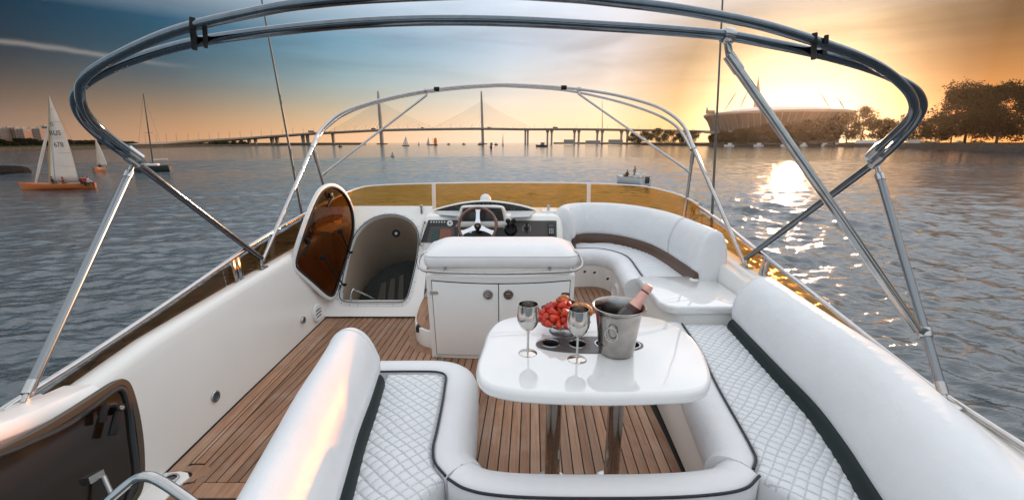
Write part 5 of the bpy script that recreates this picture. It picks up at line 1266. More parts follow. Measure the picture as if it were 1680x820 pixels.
# ---------------------------------------------------------------- aft hatch with smoked pane, lower left
def aft_hatch():
    t = thing('aft_hatch', (-1.4, 1.2, 0.3), 'smoked brown hatch door standing open at the lower left, black latch on it', 'hatch')
    # door plane runs fore and aft, leaning outboard
    p0 = Px(232, 700, -1.33); n = Vector((1, -0.12, 0.30)).normalized()
    outer = [(-120, 800), (0, 735), (60, 704), (120, 668), (170, 636), (190, 624), (203, 621), (213, 630), (222, 655), (230, 690), (235, 730), (236, 775), (232, 803), (222, 822), (200, 850), (60, 930), (-120, 960)]
    O = catmull([Pp(u, v, p0, n) for u, v in outer], 4, True); c = sum(O, Vector()) / len(O)
    def inset(d): return [p + (c - p).normalized() * d for p in O]
    m = MB(); m.loft([[p for p in O], [p + n * 0.010 for p in inset(0.004)], [p + n * 0.010 for p in inset(0.024)], [p for p in inset(0.024)]], cap=False); m.loft([[p for p in O], [p - n * 0.02 for p in O], [p - n * 0.02 for p in inset(0.024)], inset(0.024)], cap=False); m.build('frame', 'hatch_bronze', t, smooth=40)
    m = MB(); I = inset(0.022); nI = len(I); m.add([p + n * 0.002 for p in I] + [p - n * 0.004 for p in I], [tuple(range(nI)), tuple(range(2 * nI - 1, nI - 1, -1))] + [(i, (i + 1) % nI, nI + (i + 1) % nI, nI + i) for i in range(nI)]); m.build('pane', 'bronze_pane', t, smooth=0)
    m = MB(); m.tube([p + n * 0.006 for p in inset(0.036)], 0.010, 8, True); m.build('gasket', 'rubber', t)
    def q(u, v, d): return Pp(u, v, p0, n) + n * d
    m = MB(); m.tube([q(156, 695, 0.03), q(157, 678, 0.032), q(162, 668, 0.034), q(172, 667, 0.034), q(182, 672, 0.034), q(176, 692, 0.036), q(170, 716, 0.036)], 0.0115, 8); m.lathe([(0, 0.045), (0.014, 0.045), (0.018, 0.0)], 14, q(182, 672, 0.0), n); lt = m.build('latch', 'black_plastic', t)
    m = MB(); m.lathe([(0, 0.05), (0.007, 0.049), (0.009, 0.044)], 14, q(182, 672, 0.0), n); m.build('latch_screw', 'steel', lt)
    m = MB(); m.bar(q(138, 790, 0.012), q(163, 776, 0.012), 0.022, 0.02, up=n); m.tube([q(158, 783, 0.03), q(166, 830, 0.06), q(172, 880, 0.09)], 0.007, 8); m.build('gas_strut', 'steel_brushed', t)
    # white ledge the hatch is hung from
    A = [Px(u, v, -1.60) for u, v in ((165, 634), (110, 660), (40, 690), (-80, 735))]; 
    rings = []
    for a in A: rings.append([a + Vector((0.0, 0, -0.006)), a + Vector((-0.02, 0, 0.012)), a + Vector((-0.14, 0, 0.006)), a + Vector((-0.20, 0, -0.06)), a + Vector((-0.2, 0, -0.10)), a + Vector((-0.03, 0, -0.10)), a + Vector((0.012, 0, -0.03))])
    m = MB(); m.loft(rings); m.build('ledge', 'gelcoat', t, smooth=45, bevel=0.004)
mat('hatch_bronze', (0.06, 0.036, 0.02), 0.3)
mat('bronze_pane', (0.018, 0.010, 0.005), 0.10)
aft_hatch()
def grab_rail():
    p = [Py(150, 850, 0.86), Py(185, 815, 0.88), Py(218, 788, 0.90), Py(238, 781, 0.90), Py(258, 786, 0.90), Py(290, 806, 0.88), Py(330, 840, 0.86), Py(350, 900, 0.84)]
    t = thing('grab_rail', p[0], 'bent stainless grab rail in the lower left corner of the deck', 'rail')
    m = MB(); m.tube(catmull(p, 6), 0.0125, 14); m.build('tube', 'steel', t)
    m = MB(); m.tube([p[-1], p[-1] + Vector((0.0, -0.02, -0.75))], 0.0125, 12); m.tube([p[0], p[0] + Vector((-0.02, -0.02, -0.75))], 0.0125, 12); m.build('leg', 'steel', t)
grab_rail()
def drain():
    c = Vector((-1.665, 1.745, 0.0))
    t = thing('deck_drain', c, 'round steel ring set in a white corner moulding beside the walkway boards', 'drain')
    m = MB(); m.prism([(-1.735, 1.55), (-1.60, 1.55), (-1.60, 1.70), (-1.585, 1.76), (-1.615, 1.79), (-1.66, 1.80), (-1.73, 1.79)], -0.02, 0.006); m.build('moulding', 'gelcoat', t, bevel=0.004)
    m = MB(); m.tube([c + Vector((0.032 * math.cos(a), 0.026 * math.sin(a), 0.012)) for a in [2 * math.pi * k / 28 for k in range(28)]], 0.006, 8, True); m.build('ring', 'steel', t)
    m = MB(); m.lathe([(0, 0.008), (0.03, 0.008)], 20, c); m.build('grate', 'plate_grey', t)
drain()
# ================================================================== FAR SHORES
def at_h(u, v, Y): return Py(u, v, Y)
mat('stone', (0.085, 0.07, 0.06), 0.9, spec=0.1, var=0.45, vscale=0.6, world_co=True, bump=0.6, bscale=0.9, detail=8)
mat('stone_pale', (0.30, 0.26, 0.22), 0.9, spec=0.1, var=0.3, vscale=0.2, world_co=True)
mat('grass', (0.04, 0.046, 0.017), 0.95, spec=0.0, var=0.4, vscale=0.15, world_co=True)
mat('concrete', (0.30, 0.285, 0.26), 0.8, var=0.25, vscale=0.03, world_co=True)
mat('asphalt', (0.06, 0.06, 0.06), 0.9)
mat('brick_tan', (0.36, 0.24, 0.18), 0.85, var=0.25, vscale=0.1)
mat('brick_grey', (0.16, 0.14, 0.14), 0.85, var=0.25, vscale=0.1)
mat('window_dark', (0.03, 0.035, 0.04), 0.15)
mat('bark', (0.055, 0.04, 0.028), 0.9, var=0.4, vscale=3, bump=0.5, bscale=6)
mat('boat_white', (0.72, 0.71, 0.69), 0.3, coat=0.3)
mat('boat_dark', (0.035, 0.03, 0.03), 0.35, coat=0.3)
mat('boat_orange', (0.66, 0.17, 0.03), 0.28, coat=0.4, var=0.1)
mat('boat_wood', (0.28, 0.11, 0.04), 0.35, var=0.3, vscale=2)
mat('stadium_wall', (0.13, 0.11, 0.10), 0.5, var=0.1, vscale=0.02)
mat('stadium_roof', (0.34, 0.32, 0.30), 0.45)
mat('ink', (0.02, 0.02, 0.022), 0.7)
mat('rig_wire', (0.10, 0.10, 0.10), 0.5)
def cloth(name, col, tr=0.45):
    m = bpy.data.materials.new(name); m.use_nodes = True; M[name] = m; nt = m.node_tree; nt.nodes.clear()
    d = nt.nodes.new('ShaderNodeBsdfDiffuse'); t = nt.nodes.new('ShaderNodeBsdfTranslucent'); x = nt.nodes.new('ShaderNodeMixShader'); o = nt.nodes.new('ShaderNodeOutputMaterial')
    tc = nt.nodes.new('ShaderNodeTexCoord'); n = nt.nodes.new('ShaderNodeTexNoise'); n.inputs['Scale'].default_value = 0.8; n.inputs['Detail'].default_value = 4
    r = nt.nodes.new('ShaderNodeValToRGB'); r.color_ramp.elements[0].color = (*[c * 0.75 for c in col], 1); r.color_ramp.elements[1].color = (*col, 1)
    nt.links.new(tc.outputs['Object'], n.inputs['Vector']); nt.links.new(n.outputs[0], r.inputs[0])
    for s in (d, t): nt.links.new(r.outputs[0], s.inputs[0])
    x.inputs[0].default_value = tr; nt.links.new(d.outputs[0], x.inputs[1]); nt.links.new(t.outputs[0], x.inputs[2]); nt.links.new(x.outputs[0], o.inputs[0]); return m
cloth('sail_white', (0.84, 0.82, 0.78), 0.62); cloth('sail_orange', (0.85, 0.32, 0.10), 0.3)
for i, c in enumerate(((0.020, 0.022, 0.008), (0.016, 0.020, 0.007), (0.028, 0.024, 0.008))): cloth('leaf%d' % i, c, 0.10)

# ---- land strips
def land(name, px, wall_h, depth, mat_wall, mat_top, z_back=None, slope=0.0):
    P = [Pw(u, v) for u, v in px]; m = MB(); rings = []
    for p in P:
        d = Vector((p.x, p.y, 0)).normalized()
        a = Vector((p.x, p.y, WATER_Z - 1)); b = Vector((p.x, p.y, WATER_Z)) ; h = wall_h(p) if callable(wall_h) else wall_h
        c = Vector((p.x, p.y, WATER_Z + h)) + d * (slope * h); e = c + d * 3.0
        f = c + d * depth + Vector((0, 0, 0.5)); g = Vector((f.x, f.y, WATER_Z - 1))
        rings.append([a, b, c, e, f, g])
    n = 6; base = 0
    for r in rings: m.v += r
    for i in range(len(rings) - 1):
        for k in range(n - 1):
            m.cm = 0 if k < 2 else (1 if k == 2 else 2); m._f([i * n + k, i * n + k + 1, (i + 1) * n + k + 1, (i + 1) * n + k])
    o = m.build(name, [mat_wall, 'stone_pale', mat_top], smooth=30); o['kind'] = 'structure'; return o
land('shore', [(-260, 255), (-120, 251.5), (0, 248), (100, 245.5), (200, 243), (320, 240.8), (430, 239.3), (520, 238.3), (600, 237.6)], 2.2, 900, 'stone', 'grass')
land('shore', [(908, 236.2), (950, 236.4), (1000, 236.6), (1035, 237.5), (1060, 238.4), (1120, 239.2), (1200, 239.6), (1300, 239.8), (1400, 241)], 2.4, 1500, 'stone', 'grass')
land('embankment', [(1385, 240.5), (1420, 241.4), (1500, 244.0), (1600, 247.6), (1690, 251), (1850, 257)], 4.4, 500, 'stone', 'grass', slope=1.2)
# dark rocky spit at the left edge
mat('rock', (0.03, 0.026, 0.022), 0.95, spec=0.0, var=0.5, vscale=1.5, bump=0.8, bscale=2)
def spit():
    c = Pw(-20, 284); rs = random.Random(3); m = MB(); n = 28
    rings = []
    for r, z in ((1.0, -0.6), (1.0, 0.2), (0.93, 0.75), (0.8, 1.0), (0.5, 1.15), (0.02, 1.2)):
        rings.append([c + Vector((6.2 * r * math.cos(a) * (1 + 0.05 * math.sin(5 * a)), 5 * r * math.sin(a), z + (0.15 * rs.random() if r < 1 and r > .1 else 0))) for a in [2 * math.pi * k / n for k in range(n)]])
    m.loft(rings); o = m.build('spit', 'rock', smooth=60); o['kind'] = 'structure'
spit()

# ---- trees
def tree(px, v0, vtop, Y, wpx, seed, label, kind=0, base_z=None, leaves=2600, group='trees on the far banks', lsize=None, name='tree'):
    rs = random.Random(seed); top = Py(px, vtop, Y); bz = base_z if base_z is not None else WATER_Z + 3
    H = top.z - bz; W = wpx / FPX * Y * 0.98 / 2; base = Vector((top.x, Y, bz))
    t = thing(name, base, label, 'tree', group)
    m = MB(); tips = []
    lean = Vector((rs.uniform(-.06, .06) * H, rs.uniform(-.05, .05) * H, 0))
    trunk = [base + Vector((0, 0, -1)), base + lean * 0.3 + Vector((0, 0, H * 0.25)), base + lean * 0.7 + Vector((0, 0, H * 0.5)), base + lean + Vector((0, 0, H * 0.78))]
    r0 = max(0.25, H * 0.022); m.tube(catmull(trunk, 3), [r0 * (1 - 0.85 * k / 9) for k in range(10)], 7)
    nb = 9 + int(H / 5)
    for k in range(nb):
        f = 0.14 + 0.78 * k / nb; p = base + lean * f + Vector((0, 0, H * f * 0.86)); a = rs.uniform(0, 6.28) + k * 2.4
        prof = math.sin(math.pi * min(1, (f * 0.92 + 0.12))) ** 0.55
        L = W * prof * rs.uniform(0.65, 1.05); e = p + Vector((L * math.cos(a), L * math.sin(a), H * rs.uniform(0.05, 0.16)))
        m.tube([p, p.lerp(e, 0.5) + Vector((0, 0, H * 0.02)), e], [r0 * 0.4 * (1.1 - f), r0 * 0.25, r0 * 0.08], 5)
        tips.append((e, W * 0.36)); tips.append((p.lerp(e, 0.6), W * 0.40)); tips.append((p.lerp(e, 0.85) + Vector((0, 0, -H * 0.05)), W * 0.34))
    tips.append((base + lean + Vector((0, 0, H * 0.88)), W * 0.32))
    for k in range(6):
        a = rs.uniform(0, 6.28); tips.append((base + lean + Vector((W * 0.45 * math.cos(a), W * 0.45 * math.sin(a), H * rs.uniform(0.72, 0.90))), W * rs.uniform(0.2, 0.32)))
    m.build('trunk', 'bark', t, smooth=60)
    rg = np.random.default_rng(seed); ls = lsize if lsize else max(0.35, Y * 0.0016)
    per = max(12, leaves // len(tips)); Vs = []
    for c, r in tips:
        d = rg.normal(size=(per, 3)); d /= np.linalg.norm(d, axis=1)[:, None]; rad = r * rg.uniform(0.2, 1.0, per) ** 0.5 * (1 + 0.30 * rg.normal(size=per) * 0.5) * rg.uniform(0.75, 1.25)
        ctr = np.array(c) + d * rad[:, None] * np.array([1, 1, 0.8])
        a = rg.normal(size=(per, 3)); a /= np.linalg.norm(a, axis=1)[:, None]; b = np.cross(a, rg.normal(size=(per, 3))); b /= np.linalg.norm(b, axis=1)[:, None]
        s = ls * rg.uniform(0.5, 1.25, per)[:, None]
        Vs.append(np.stack([ctr - a * s - b * s * 0.2, ctr + b * s * 0.55, ctr + a * s - b * s * 0.1, ctr - b * s * 0.6], 1))
    V = np.concatenate(Vs).reshape(-1, 3); c0 = V.mean(0); F = np.arange(len(V)).reshape(-1, 4)
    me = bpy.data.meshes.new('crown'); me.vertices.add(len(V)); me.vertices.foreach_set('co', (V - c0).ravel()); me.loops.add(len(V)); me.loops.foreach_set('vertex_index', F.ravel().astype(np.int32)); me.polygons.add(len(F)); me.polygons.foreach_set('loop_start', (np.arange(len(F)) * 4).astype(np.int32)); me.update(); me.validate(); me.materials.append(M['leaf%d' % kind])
    link('crown', me, t, c0)
# big trees on the right bank
BZ = WATER_Z + 4.6
tree(1608, 232, 133, 330, 92, 1, 'tallest broad tree at the right edge of the bank, the left one of the pair', 0, BZ, 17000, lsize=0.75)
tree(1662, 232, 131, 315, 84, 2, 'tallest broad tree at the very right edge of the photo', 1, BZ, 17000, lsize=0.75)
tree(1572, 232, 184, 330, 40, 3, 'reddish mid sized tree at the left foot of the tallest trees', 2, BZ, 5280, lsize=0.69)
tree(1715, 232, 150, 310, 70, 4, 'tree just past the right edge, behind the tallest pair', 0, BZ, 5280, lsize=0.80)
tree(1545, 233, 188, 380, 34, 5, 'spreading tree behind the parked cars', 1, BZ, 4320, lsize=0.69)
tree(1515, 233, 194, 420, 40, 6, 'low rounded tree right of the bimini knuckle', 0, BZ, 4320, lsize=0.75)
tree(1482, 234, 196, 470, 40, 7, 'low rounded tree behind the right bimini knuckle', 2, BZ, 3840, lsize=0.80)
tree(1486, 234, 182, 500, 13, 31, 'narrow conical tree poking up inside the bimini bend', 1, BZ, 900, lsize=0.6)
tree(1455, 234, 193, 520, 36, 8, 'low tree left of the narrow conical tree', 0, BZ, 3840, lsize=0.86)
tree(1424, 234, 172, 560, 42, 9, 'round topped tree standing highest beside the stadium', 2, BZ, 6240, lsize=0.92)
for k, (u, vt, w) in enumerate(((1398, 183, 38), (1376, 188, 38), (1352, 193, 38), (1330, 195, 38), (1306, 199, 40), (1282, 202, 38), (1258, 201, 36), (1234, 208, 34), (1212, 211, 32), (1192, 214, 28), (1176, 218, 24))):
    tree(u, 236, vt, 640 + 8 * k, w, 40 + k, ('bushy tree in front of the stadium, number %s of the row counting from the right' % ('one two three four five six seven eight nine ten eleven'.split()[k])), k % 3, WATER_Z + 2.5, 3000, 'trees in front of the stadium', lsize=1.0)
for k, (u, vt, w) in enumerate(((1138, 213, 24), (1118, 216, 26), (1098, 213, 26), (1078, 211, 26), (1058, 214, 24), (1042, 218, 22))):
    tree(u, 236, vt, 720 + 15 * k, w, 60 + k, 'shrubby tree at the right end of the bridge, number %s from the stadium' % ('one two three four five six'.split()[k]), k % 3, WATER_Z + 2.2, 2400, 'trees at the end of the bridge', lsize=0.95)
for k in range(17):
    u = -14 + k * 14.2; rs = random.Random(k)
    tree(u, 242, 231.5 + rs.uniform(-2.5, 2.5) + (3 if u > 200 else 0) + (-3 if 20 < u < 60 else 0), 330 + k * 22, 19, 80 + k, 'small dark tree in the row along the left shore below the apartment blocks', k % 3, WATER_Z + 2.4, 1100, 'trees along the left shore', lsize=0.75)
for k, (u, w) in enumerate(((360, 20), (378, 22), (398, 18))):
    tree(u, 239, 233.5, 640 + 20 * k, w, 110 + k, 'low shrub under the bridge ramp, %s of three' % ('left', 'middle', 'right')[k], k % 3, WATER_Z + 2.2, 800, 'shrubs under the bridge ramp', lsize=0.8)

# ---- apartment blocks
WIN = None
def flats(u0, u1, vt, Y, mk, label, cols, rows=9):
    global WIN
    a, b = Py(u0, vt, Y), Py(u1, vt, Y); w = b.x - a.x; zt = a.z; zb = WATER_Z + 2.4; c = Vector(((a.x + b.x) / 2, Y, zb))
    t = thing('apartment_block', c, label, 'apartment block', 'apartment blocks on the left shore')
    m = MB(); m.box((c.x, Y + 7, (zt + zb) / 2), (w, 14, zt - zb)); m.build('wall', mk, t)
    m = MB(); m.box((c.x, Y + 7, zt + 0.5), (w * 0.96, 13.4, 1.0)); m.box((c.x - w * .2, Y + 7, zt + 2), (w * 0.2, 5, 2.2)); m.build('roof', 'concrete', t)
    for k in range(cols + 1):
        x = c.x - w / 2 + w * k / cols; m = MB(); m.box((x, Y - 0.35, (zt + zb) / 2), (w * 0.055, 0.9, zt - zb - 0.5)); m.build('pier', mk, t)
    if WIN is None:
        m = MB(); m.box((0, 0, 0), (1, 0.5, 1)); WIN = m.build('window', 'window_dark', None, local=True).data; bpy.data.objects.remove(bpy.data.objects['window'])
    for k in range(cols):
        for r in range(rows):
            o = bpy.data.objects.new('window', WIN); COL.objects.link(o); o.parent = t
            o.location = Vector((c.x - w / 2 + w * (k + 0.5) / cols, Y - 0.06, zb + (zt - zb) * (r + 0.55) / rows)) - WPOS[t.name]; o.scale = (w / cols * 0.55, 0.5, (zt - zb) / rows * 0.48)
flats(-30, 1, 212, 640, 'brick_tan', 'tan apartment block cut by the left edge of the photo', 4)
flats(2, 13, 210.5, 650, 'brick_tan', 'narrow tan apartment block second from the left edge', 2)
flats(15.5, 24, 211, 652, 'brick_tan', 'narrow tan apartment block third from the left edge', 2)
flats(26, 38, 212.5, 640, 'brick_tan', 'tan apartment block in the middle of the far group', 2)
flats(40, 50, 211.5, 655, 'brick_tan', 'tan apartment block just right of the middle of the far group', 2)
flats(52, 65, 212, 640, 'brick_tan', 'tan apartment block beside the dark one', 2)
flats(61, 77.5, 208.5, 690, 'brick_grey', 'dark grey apartment block beside the big sail, tallest of the far group', 3)

# ---- cable-stayed bridge
def bridge():
    t = thing('bridge', (0, 1100, WATER_Z), 'long cable stayed road bridge with two pylons across the horizon', 'bridge')
    line = [(190, 240.5, 560), (214, 237.5, 590), (300, 231.5, 690), (400, 226, 800), (500, 219, 920), (560, 216, 990), (622, 213.2, 1060), (700, 211.6, 1110), (791, 210.8, 1160), (860, 211.6, 1180), (950, 211.6, 1180), (1050, 213, 1170), (1110, 214, 1150), (1180, 216, 1130)]
    D = catmull([Py(*p) for p in line], 5)
    rings = []
    for i, p in enumerate(D):
        tt = (D[min(len(D) - 1, i + 1)] - D[max(0, i - 1)]); tt.z = 0; tt.normalize(); n = Vector((-tt.y, tt.x, 0))
        rings.append([p - n * 13, p - n * 13 + Vector((0, 0, -1.3)), p - n * 8 + Vector((0, 0, -4.2)), p + n * 8 + Vector((0, 0, -4.2)), p + n * 13 + Vector((0, 0, -1.3)), p + n * 13])
    m = MB(); m.loft(rings); m.build('deck', 'concrete', t, smooth=20)
    m = MB(); m.loft([[r[0] + Vector((0, 0, 0.0)), r[0] + Vector((0, 0, 1.3)), r[0] + Vector((0.2, 0.5, 1.3)), r[0] + Vector((0.2, 0.5, 0))] for r in rings]); m.build('parapet', 'concrete', t, smooth=20)
    def ondeck(u):
        return min(D, key=lambda q: abs(CX + FPX * q.x / (q.y * math.cos(PITCH) - (q.z - CAM_H) * math.sin(PITCH)) - u))
    Dd = catmull([tuple(p) for p in D], 8)
    def ondeck2(u): return min(Dd, key=lambda q: abs(CX + FPX * q.x / (q.y * math.cos(PITCH) - (q.z - CAM_H) * math.sin(PITCH)) - u))
    # paired piers
    for u in [268, 284, 300, 315, 330, 344, 357, 370, 383, 395, 407, 418] + [446.5, 453.5, 497, 503.5, 546, 861.5, 866, 899.5, 905, 942.5, 950, 979.5, 989.5, 1019, 1029]:
        q = ondeck2(u); zt = q.z - 4.0; w = 2.6 if u > 430 else 1.6; fl = 1.9 if u > 870 else 1.15
        m = MB(); m.loft([[(q.x + sx * w * k, q.y + sy * 3.0 * k, z) for sx, sy in ((-1, -1), (1, -1), (1, 1), (-1, 1))] for z, k in ((WATER_Z - 1, 0.9), (zt - 8 if zt - 8 > WATER_Z + 2 else WATER_Z + 2, 0.9), (zt, 0.9 * fl))]); m.build('pier', 'concrete', t, smooth=0)
    # pylons with their fans of stays
    for (ub, ut, vt, spanl, spanr, nm) in ((626.5, 620.2, 149, 88, 86, 0), (792.3, 789.6, 149, 86, 82, 1)):
        q = ondeck2(ub); Y = q.y - 4; b = Py(ub, 230, Y); b.z = WATER_Z - 1; top = Py(ut, vt, Y); kn = Py(ut + (ub - ut) * 0.25, 171, Y)
        m = MB(); m.loft([[b.lerp(top, f) + Vector((sx * w, sy * w * 1.4, (top.z * 0.0))) for sx, sy in ((-1, -1), (1, -1), (1, 1), (-1, 1))] for f, w in ((0, 3.6), (0.25, 3.2), (0.7, 2.7), (0.9, 2.2), (0.985, 1.5))] + [[top + Vector((1.0, 0, 0))] * 4]); m.build('pylon', 'concrete', t, smooth=0)
        m = MB(); m.box(Vector((b.x, Y, WATER_Z + 0.8)), (22, 16, 2.6)); m.build('pylon_footing', 'stone', t)
        for s, sp in ((-1, spanl), (1, spanr)):
            for k in range(11):
                f = (k + 1) / 11; e = ondeck2(ub + s * sp * f); a = b.lerp(top, 0.50 + 0.30 * f)
                m = MB(); mid = a.lerp(e, 0.5) + Vector((0, 0, -2.5 * f)); m.tube(catmull([a, mid, e + Vector((0, 0, 0.5))], 4), 0.30, 4); m.build('stay_cable', 'rig_wire', t)
    # lamp posts along the parapet
    for k in range(52):
        u = 240 + k * 17.2; q = ondeck2(u)
        m = MB(); m.tube([q, q + Vector((0, 0, 10)), q + Vector((2.2, 0, 11))], [0.3, 0.22, 0.2], 5); m.build('lamp_post', 'rig_wire', t)
    return ondeck2
OND = bridge()
for k, (u, L, h, mk, lab) in enumerate(((512, 14, 3.8, 'brick_grey', 'dark lorry on the left rise of the bridge'), (614, 12, 3.4, 'boat_dark', 'dark lorry at the left pylon of the bridge'), (694, 9, 2.6, 'boat_dark', 'dark van on the middle span of the bridge'), (802, 10, 2.8, 'brick_grey', 'grey van just past the right pylon of the bridge'), (909, 15, 4.0, 'boat_dark', 'dark lorry right of the flared piers on the bridge'), (1078, 15, 4.0, 'boat_dark', 'dark lorry at the right end of the bridge'))):
    q = OND(u); t = thing('lorry', q, lab, 'lorry', 'vehicles on the bridge')
    m = MB(); m.box(q + Vector((0, -6, h / 2 + 0.9)), (L * 0.72, 2.6, h)); m.build('cargo_box', mk, t, bevel=0.1, seg=1)
    m = MB(); m.box(q + Vector((L * 0.45, -6, h * 0.35 + 0.9)), (L * 0.16, 2.4, h * 0.7)); m.build('cab', 'brick_grey', t, bevel=0.2, seg=1)
    for s in (-0.28, -0.1, 0.44):
        m = MB(); m.lathe([(0, 0.15), (0.5, 0.15), (0.5, -0.15), (0, -0.15)], 10, q + Vector((L * s, -7.2, 0.5)), (0, 1, 0)); m.build('wheel', 'rubber', t)
def mast_far():
    a = Py(988, 240, 1400); a.z = WATER_Z; b = Py(988, 165, 1400)
    t = thing('slender_mast', a, 'slender distant mast rising behind the bridge right of centre', 'mast')
    m = MB(); m.tube([a, a.lerp(b, 0.6), b], [1.7, 1.1, 0.6], 8); m.build('shaft', 'concrete', t)
mast_far()
# low harbour sheds on the point under the bridge
for k, (u0, u1, vt, lab) in enumerate(((926, 941, 229.5, 'small grey shed on the low point under the bridge'), (962, 985, 231, 'long low shed on the point under the bridge'), (1000, 1022, 229.5, 'low sloping shed nearest the trees under the bridge'))):
    Y = 900; a, b = Py(u0, vt, Y), Py(u1, vt, Y); zb = WATER_Z + 2
    t = thing('shed', ((a.x + b.x) / 2, Y, zb), lab, 'shed')
    m = MB(); m.box(((a.x + b.x) / 2, Y + 5, (zb + a.z - 1.5) / 2), (b.x - a.x, 10, a.z - 1.5 - zb)); m.build('wall', 'concrete', t)
    m = MB(); m.add([(a.x - 0.5, Y - 0.5, a.z - 1.5), (b.x + 0.5, Y - 0.5, a.z - 1.5), (b.x + 0.5, Y + 10.5, a.z - 1.5), (a.x - 0.5, Y + 10.5, a.z - 1.5), (a.x - 0.5, Y + 5, a.z + 0.6), (b.x + 0.5, Y + 5, a.z + 0.6)], [(0, 1, 5, 4), (2, 3, 4, 5), (0, 4, 3), (1, 2, 5), (3, 2, 1, 0)]); m.build('roof', 'brick_grey', t, smooth=0)

# ---- stadium
def stadium():
    Y = 830; c = Py(1264, 233, Y); c.z = WATER_Z + 2; el = Py(1150, 187, Y); Rr = 121.0; zr = el.z - c.z
    t = thing('stadium', c, 'saucer shaped stadium with flared wall, domed roof and leaning masts on the right shore', 'stadium')
    n = 96
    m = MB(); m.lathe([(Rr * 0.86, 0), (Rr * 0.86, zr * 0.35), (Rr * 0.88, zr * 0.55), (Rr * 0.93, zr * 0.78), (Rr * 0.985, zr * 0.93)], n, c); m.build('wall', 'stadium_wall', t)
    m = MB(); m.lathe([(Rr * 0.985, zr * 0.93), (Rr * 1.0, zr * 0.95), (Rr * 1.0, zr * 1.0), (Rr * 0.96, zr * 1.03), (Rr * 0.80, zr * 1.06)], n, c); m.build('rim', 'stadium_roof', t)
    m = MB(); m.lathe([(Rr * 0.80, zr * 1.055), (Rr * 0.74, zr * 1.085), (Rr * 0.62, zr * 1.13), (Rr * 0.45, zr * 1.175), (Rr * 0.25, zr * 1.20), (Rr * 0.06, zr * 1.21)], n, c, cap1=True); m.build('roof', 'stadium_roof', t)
    for k in range(72):
        a = 2 * math.pi * k / 72
        if math.sin(a) > 0.35: continue
        d = Vector((math.cos(a), math.sin(a), 0)); m = MB()
        m.tube([c + d * (Rr * 0.864) + Vector((0, 0, zr * 0.35)), c + d * (Rr * 0.885) + Vector((0, 0, zr * 0.55)), c + d * (Rr * 0.935) + Vector((0, 0, zr * 0.78)), c + d * (Rr * 0.99) + Vector((0, 0, zr * 0.93))], 0.7, 4); m.build('wall_rib', 'concrete', t, smooth=0)
    m = MB(); m.lathe([(Rr * 0.87, zr * 0.36), (Rr * 0.97, zr * 0.37), (Rr * 0.97, zr * 0.41), (Rr * 0.87, zr * 0.42)], n, c); m.build('terrace', 'stadium_roof', t)
    for (u0, v0, u1, v1) in ((1188, 183, 1208, 151), (1214, 178, 1226, 151), (1362, 179, 1346, 152), (1388, 183, 1374, 160)):
        a, b = Py(u0, v0, Y - 40), Py(u1, v1, Y - 30)
        m = MB(); m.tube([a, a.lerp(b, 0.55), a.lerp(b, 0.7), b], [0.5, 1.1, 0.9, 0.25], 6); ms = m.build('mast', 'rig_wire', t)
        m = MB(); m.tube([b, a + Vector((22 if u1 > u0 else -22, 30, 2))], 0.22, 4); m.build('stay', 'rig_wire', ms)
    for u0, u1 in ((1160, 1172),):
        a, b = Py(u0, 186, Y - 20), Py(u1, 182.5, Y - 20); m = MB(); m.box((a + b) / 2, (b.x - a.x, 6, (b.z - a.z) + 2)); m.build('roof_plant', 'stadium_wall', t)
    m = MB(); a = Py(1160, 186, Y - 20); b = Py(1160, 176, Y - 20); m.loft([[a + Vector((x, y, 0)) for x, y in ((-2, -2), (2, -2), (2, 2), (-2, 2))], [b + Vector((x * .2, y * .2, 0)) for x, y in ((-2, -2), (2, -2), (2, 2), (-2, 2))]]); m.build('corner_figure', 'stadium_wall', t)
stadium()
def spire():
    Y = 1000; b = Py(1240, 233, Y); b.z = WATER_Z; tp = Py(1244.5, 123, Y)
    t = thing('spire_tower', b, 'needle shaped skyscraper rising behind the stadium beside the diagonal pole', 'tower')
    rings = []
    for f, w in ((0, 34), (0.3, 36), (0.55, 30), (0.75, 20), (0.88, 10), (0.96, 3.5), (1.0, 0.4)):
        p = b.lerp(tp, f); rings.append([p + Vector((w * 0.26 * math.cos(a + f * 1.2), w * 0.26 * math.sin(a + f * 1.2), 0)) for a in [2 * math.pi * k / 10 for k in range(10)]])
    m = MB(); m.loft(rings); m.build('shaft', 'stadium_wall', t, smooth=0)
spire()

# ---- parked cars and low white walls on the right bank
def car(u, v, Y, mk, label):
    p = Py(u, v, Y); p.z = BZ + 0.4
    t = thing('parked_car', p, label, 'car', 'cars parked on the right bank')
    body = [(-2.15, 0.35), (-2.2, 0.75), (-1.9, 0.95), (-1.2, 1.0), (1.1, 0.98), (1.9, 0.86), (2.2, 0.7), (2.2, 0.35)]; cabin = [(-1.5, 0.98), (-1.05, 1.42), (0.2, 1.46), (0.95, 0.98)]
    Mx = Matrix(((1, 0, 0), (0, 0, 1), (0, 1, 0)))
    m = MB(); m.prism(body, -0.9, 0.9, M=Mx, o=p); m.build('body', mk, t, bevel=0.08)
    m = MB(); m.prism(cabin, -0.75, 0.75, M=Mx, o=p); m.build('cabin', 'window_dark', t, bevel=0.06)
    m = MB(); m.box(p + Vector((-0.4, 0, 1.47)), (1.2, 1.4, 0.05)); m.build('roof', mk, t, bevel=0.02)
    for s in (-1.35, 1.35):
        for e in (-0.85, 0.85):
            m = MB(); m.lathe([(0, 0.1), (0.25, 0.1), (0.33, 0.06), (0.33, -0.1), (0, -0.1)], 14, p + Vector((s, e, 0.33)), (0, -1, 0)); m.build('wheel', 'rubber', t)
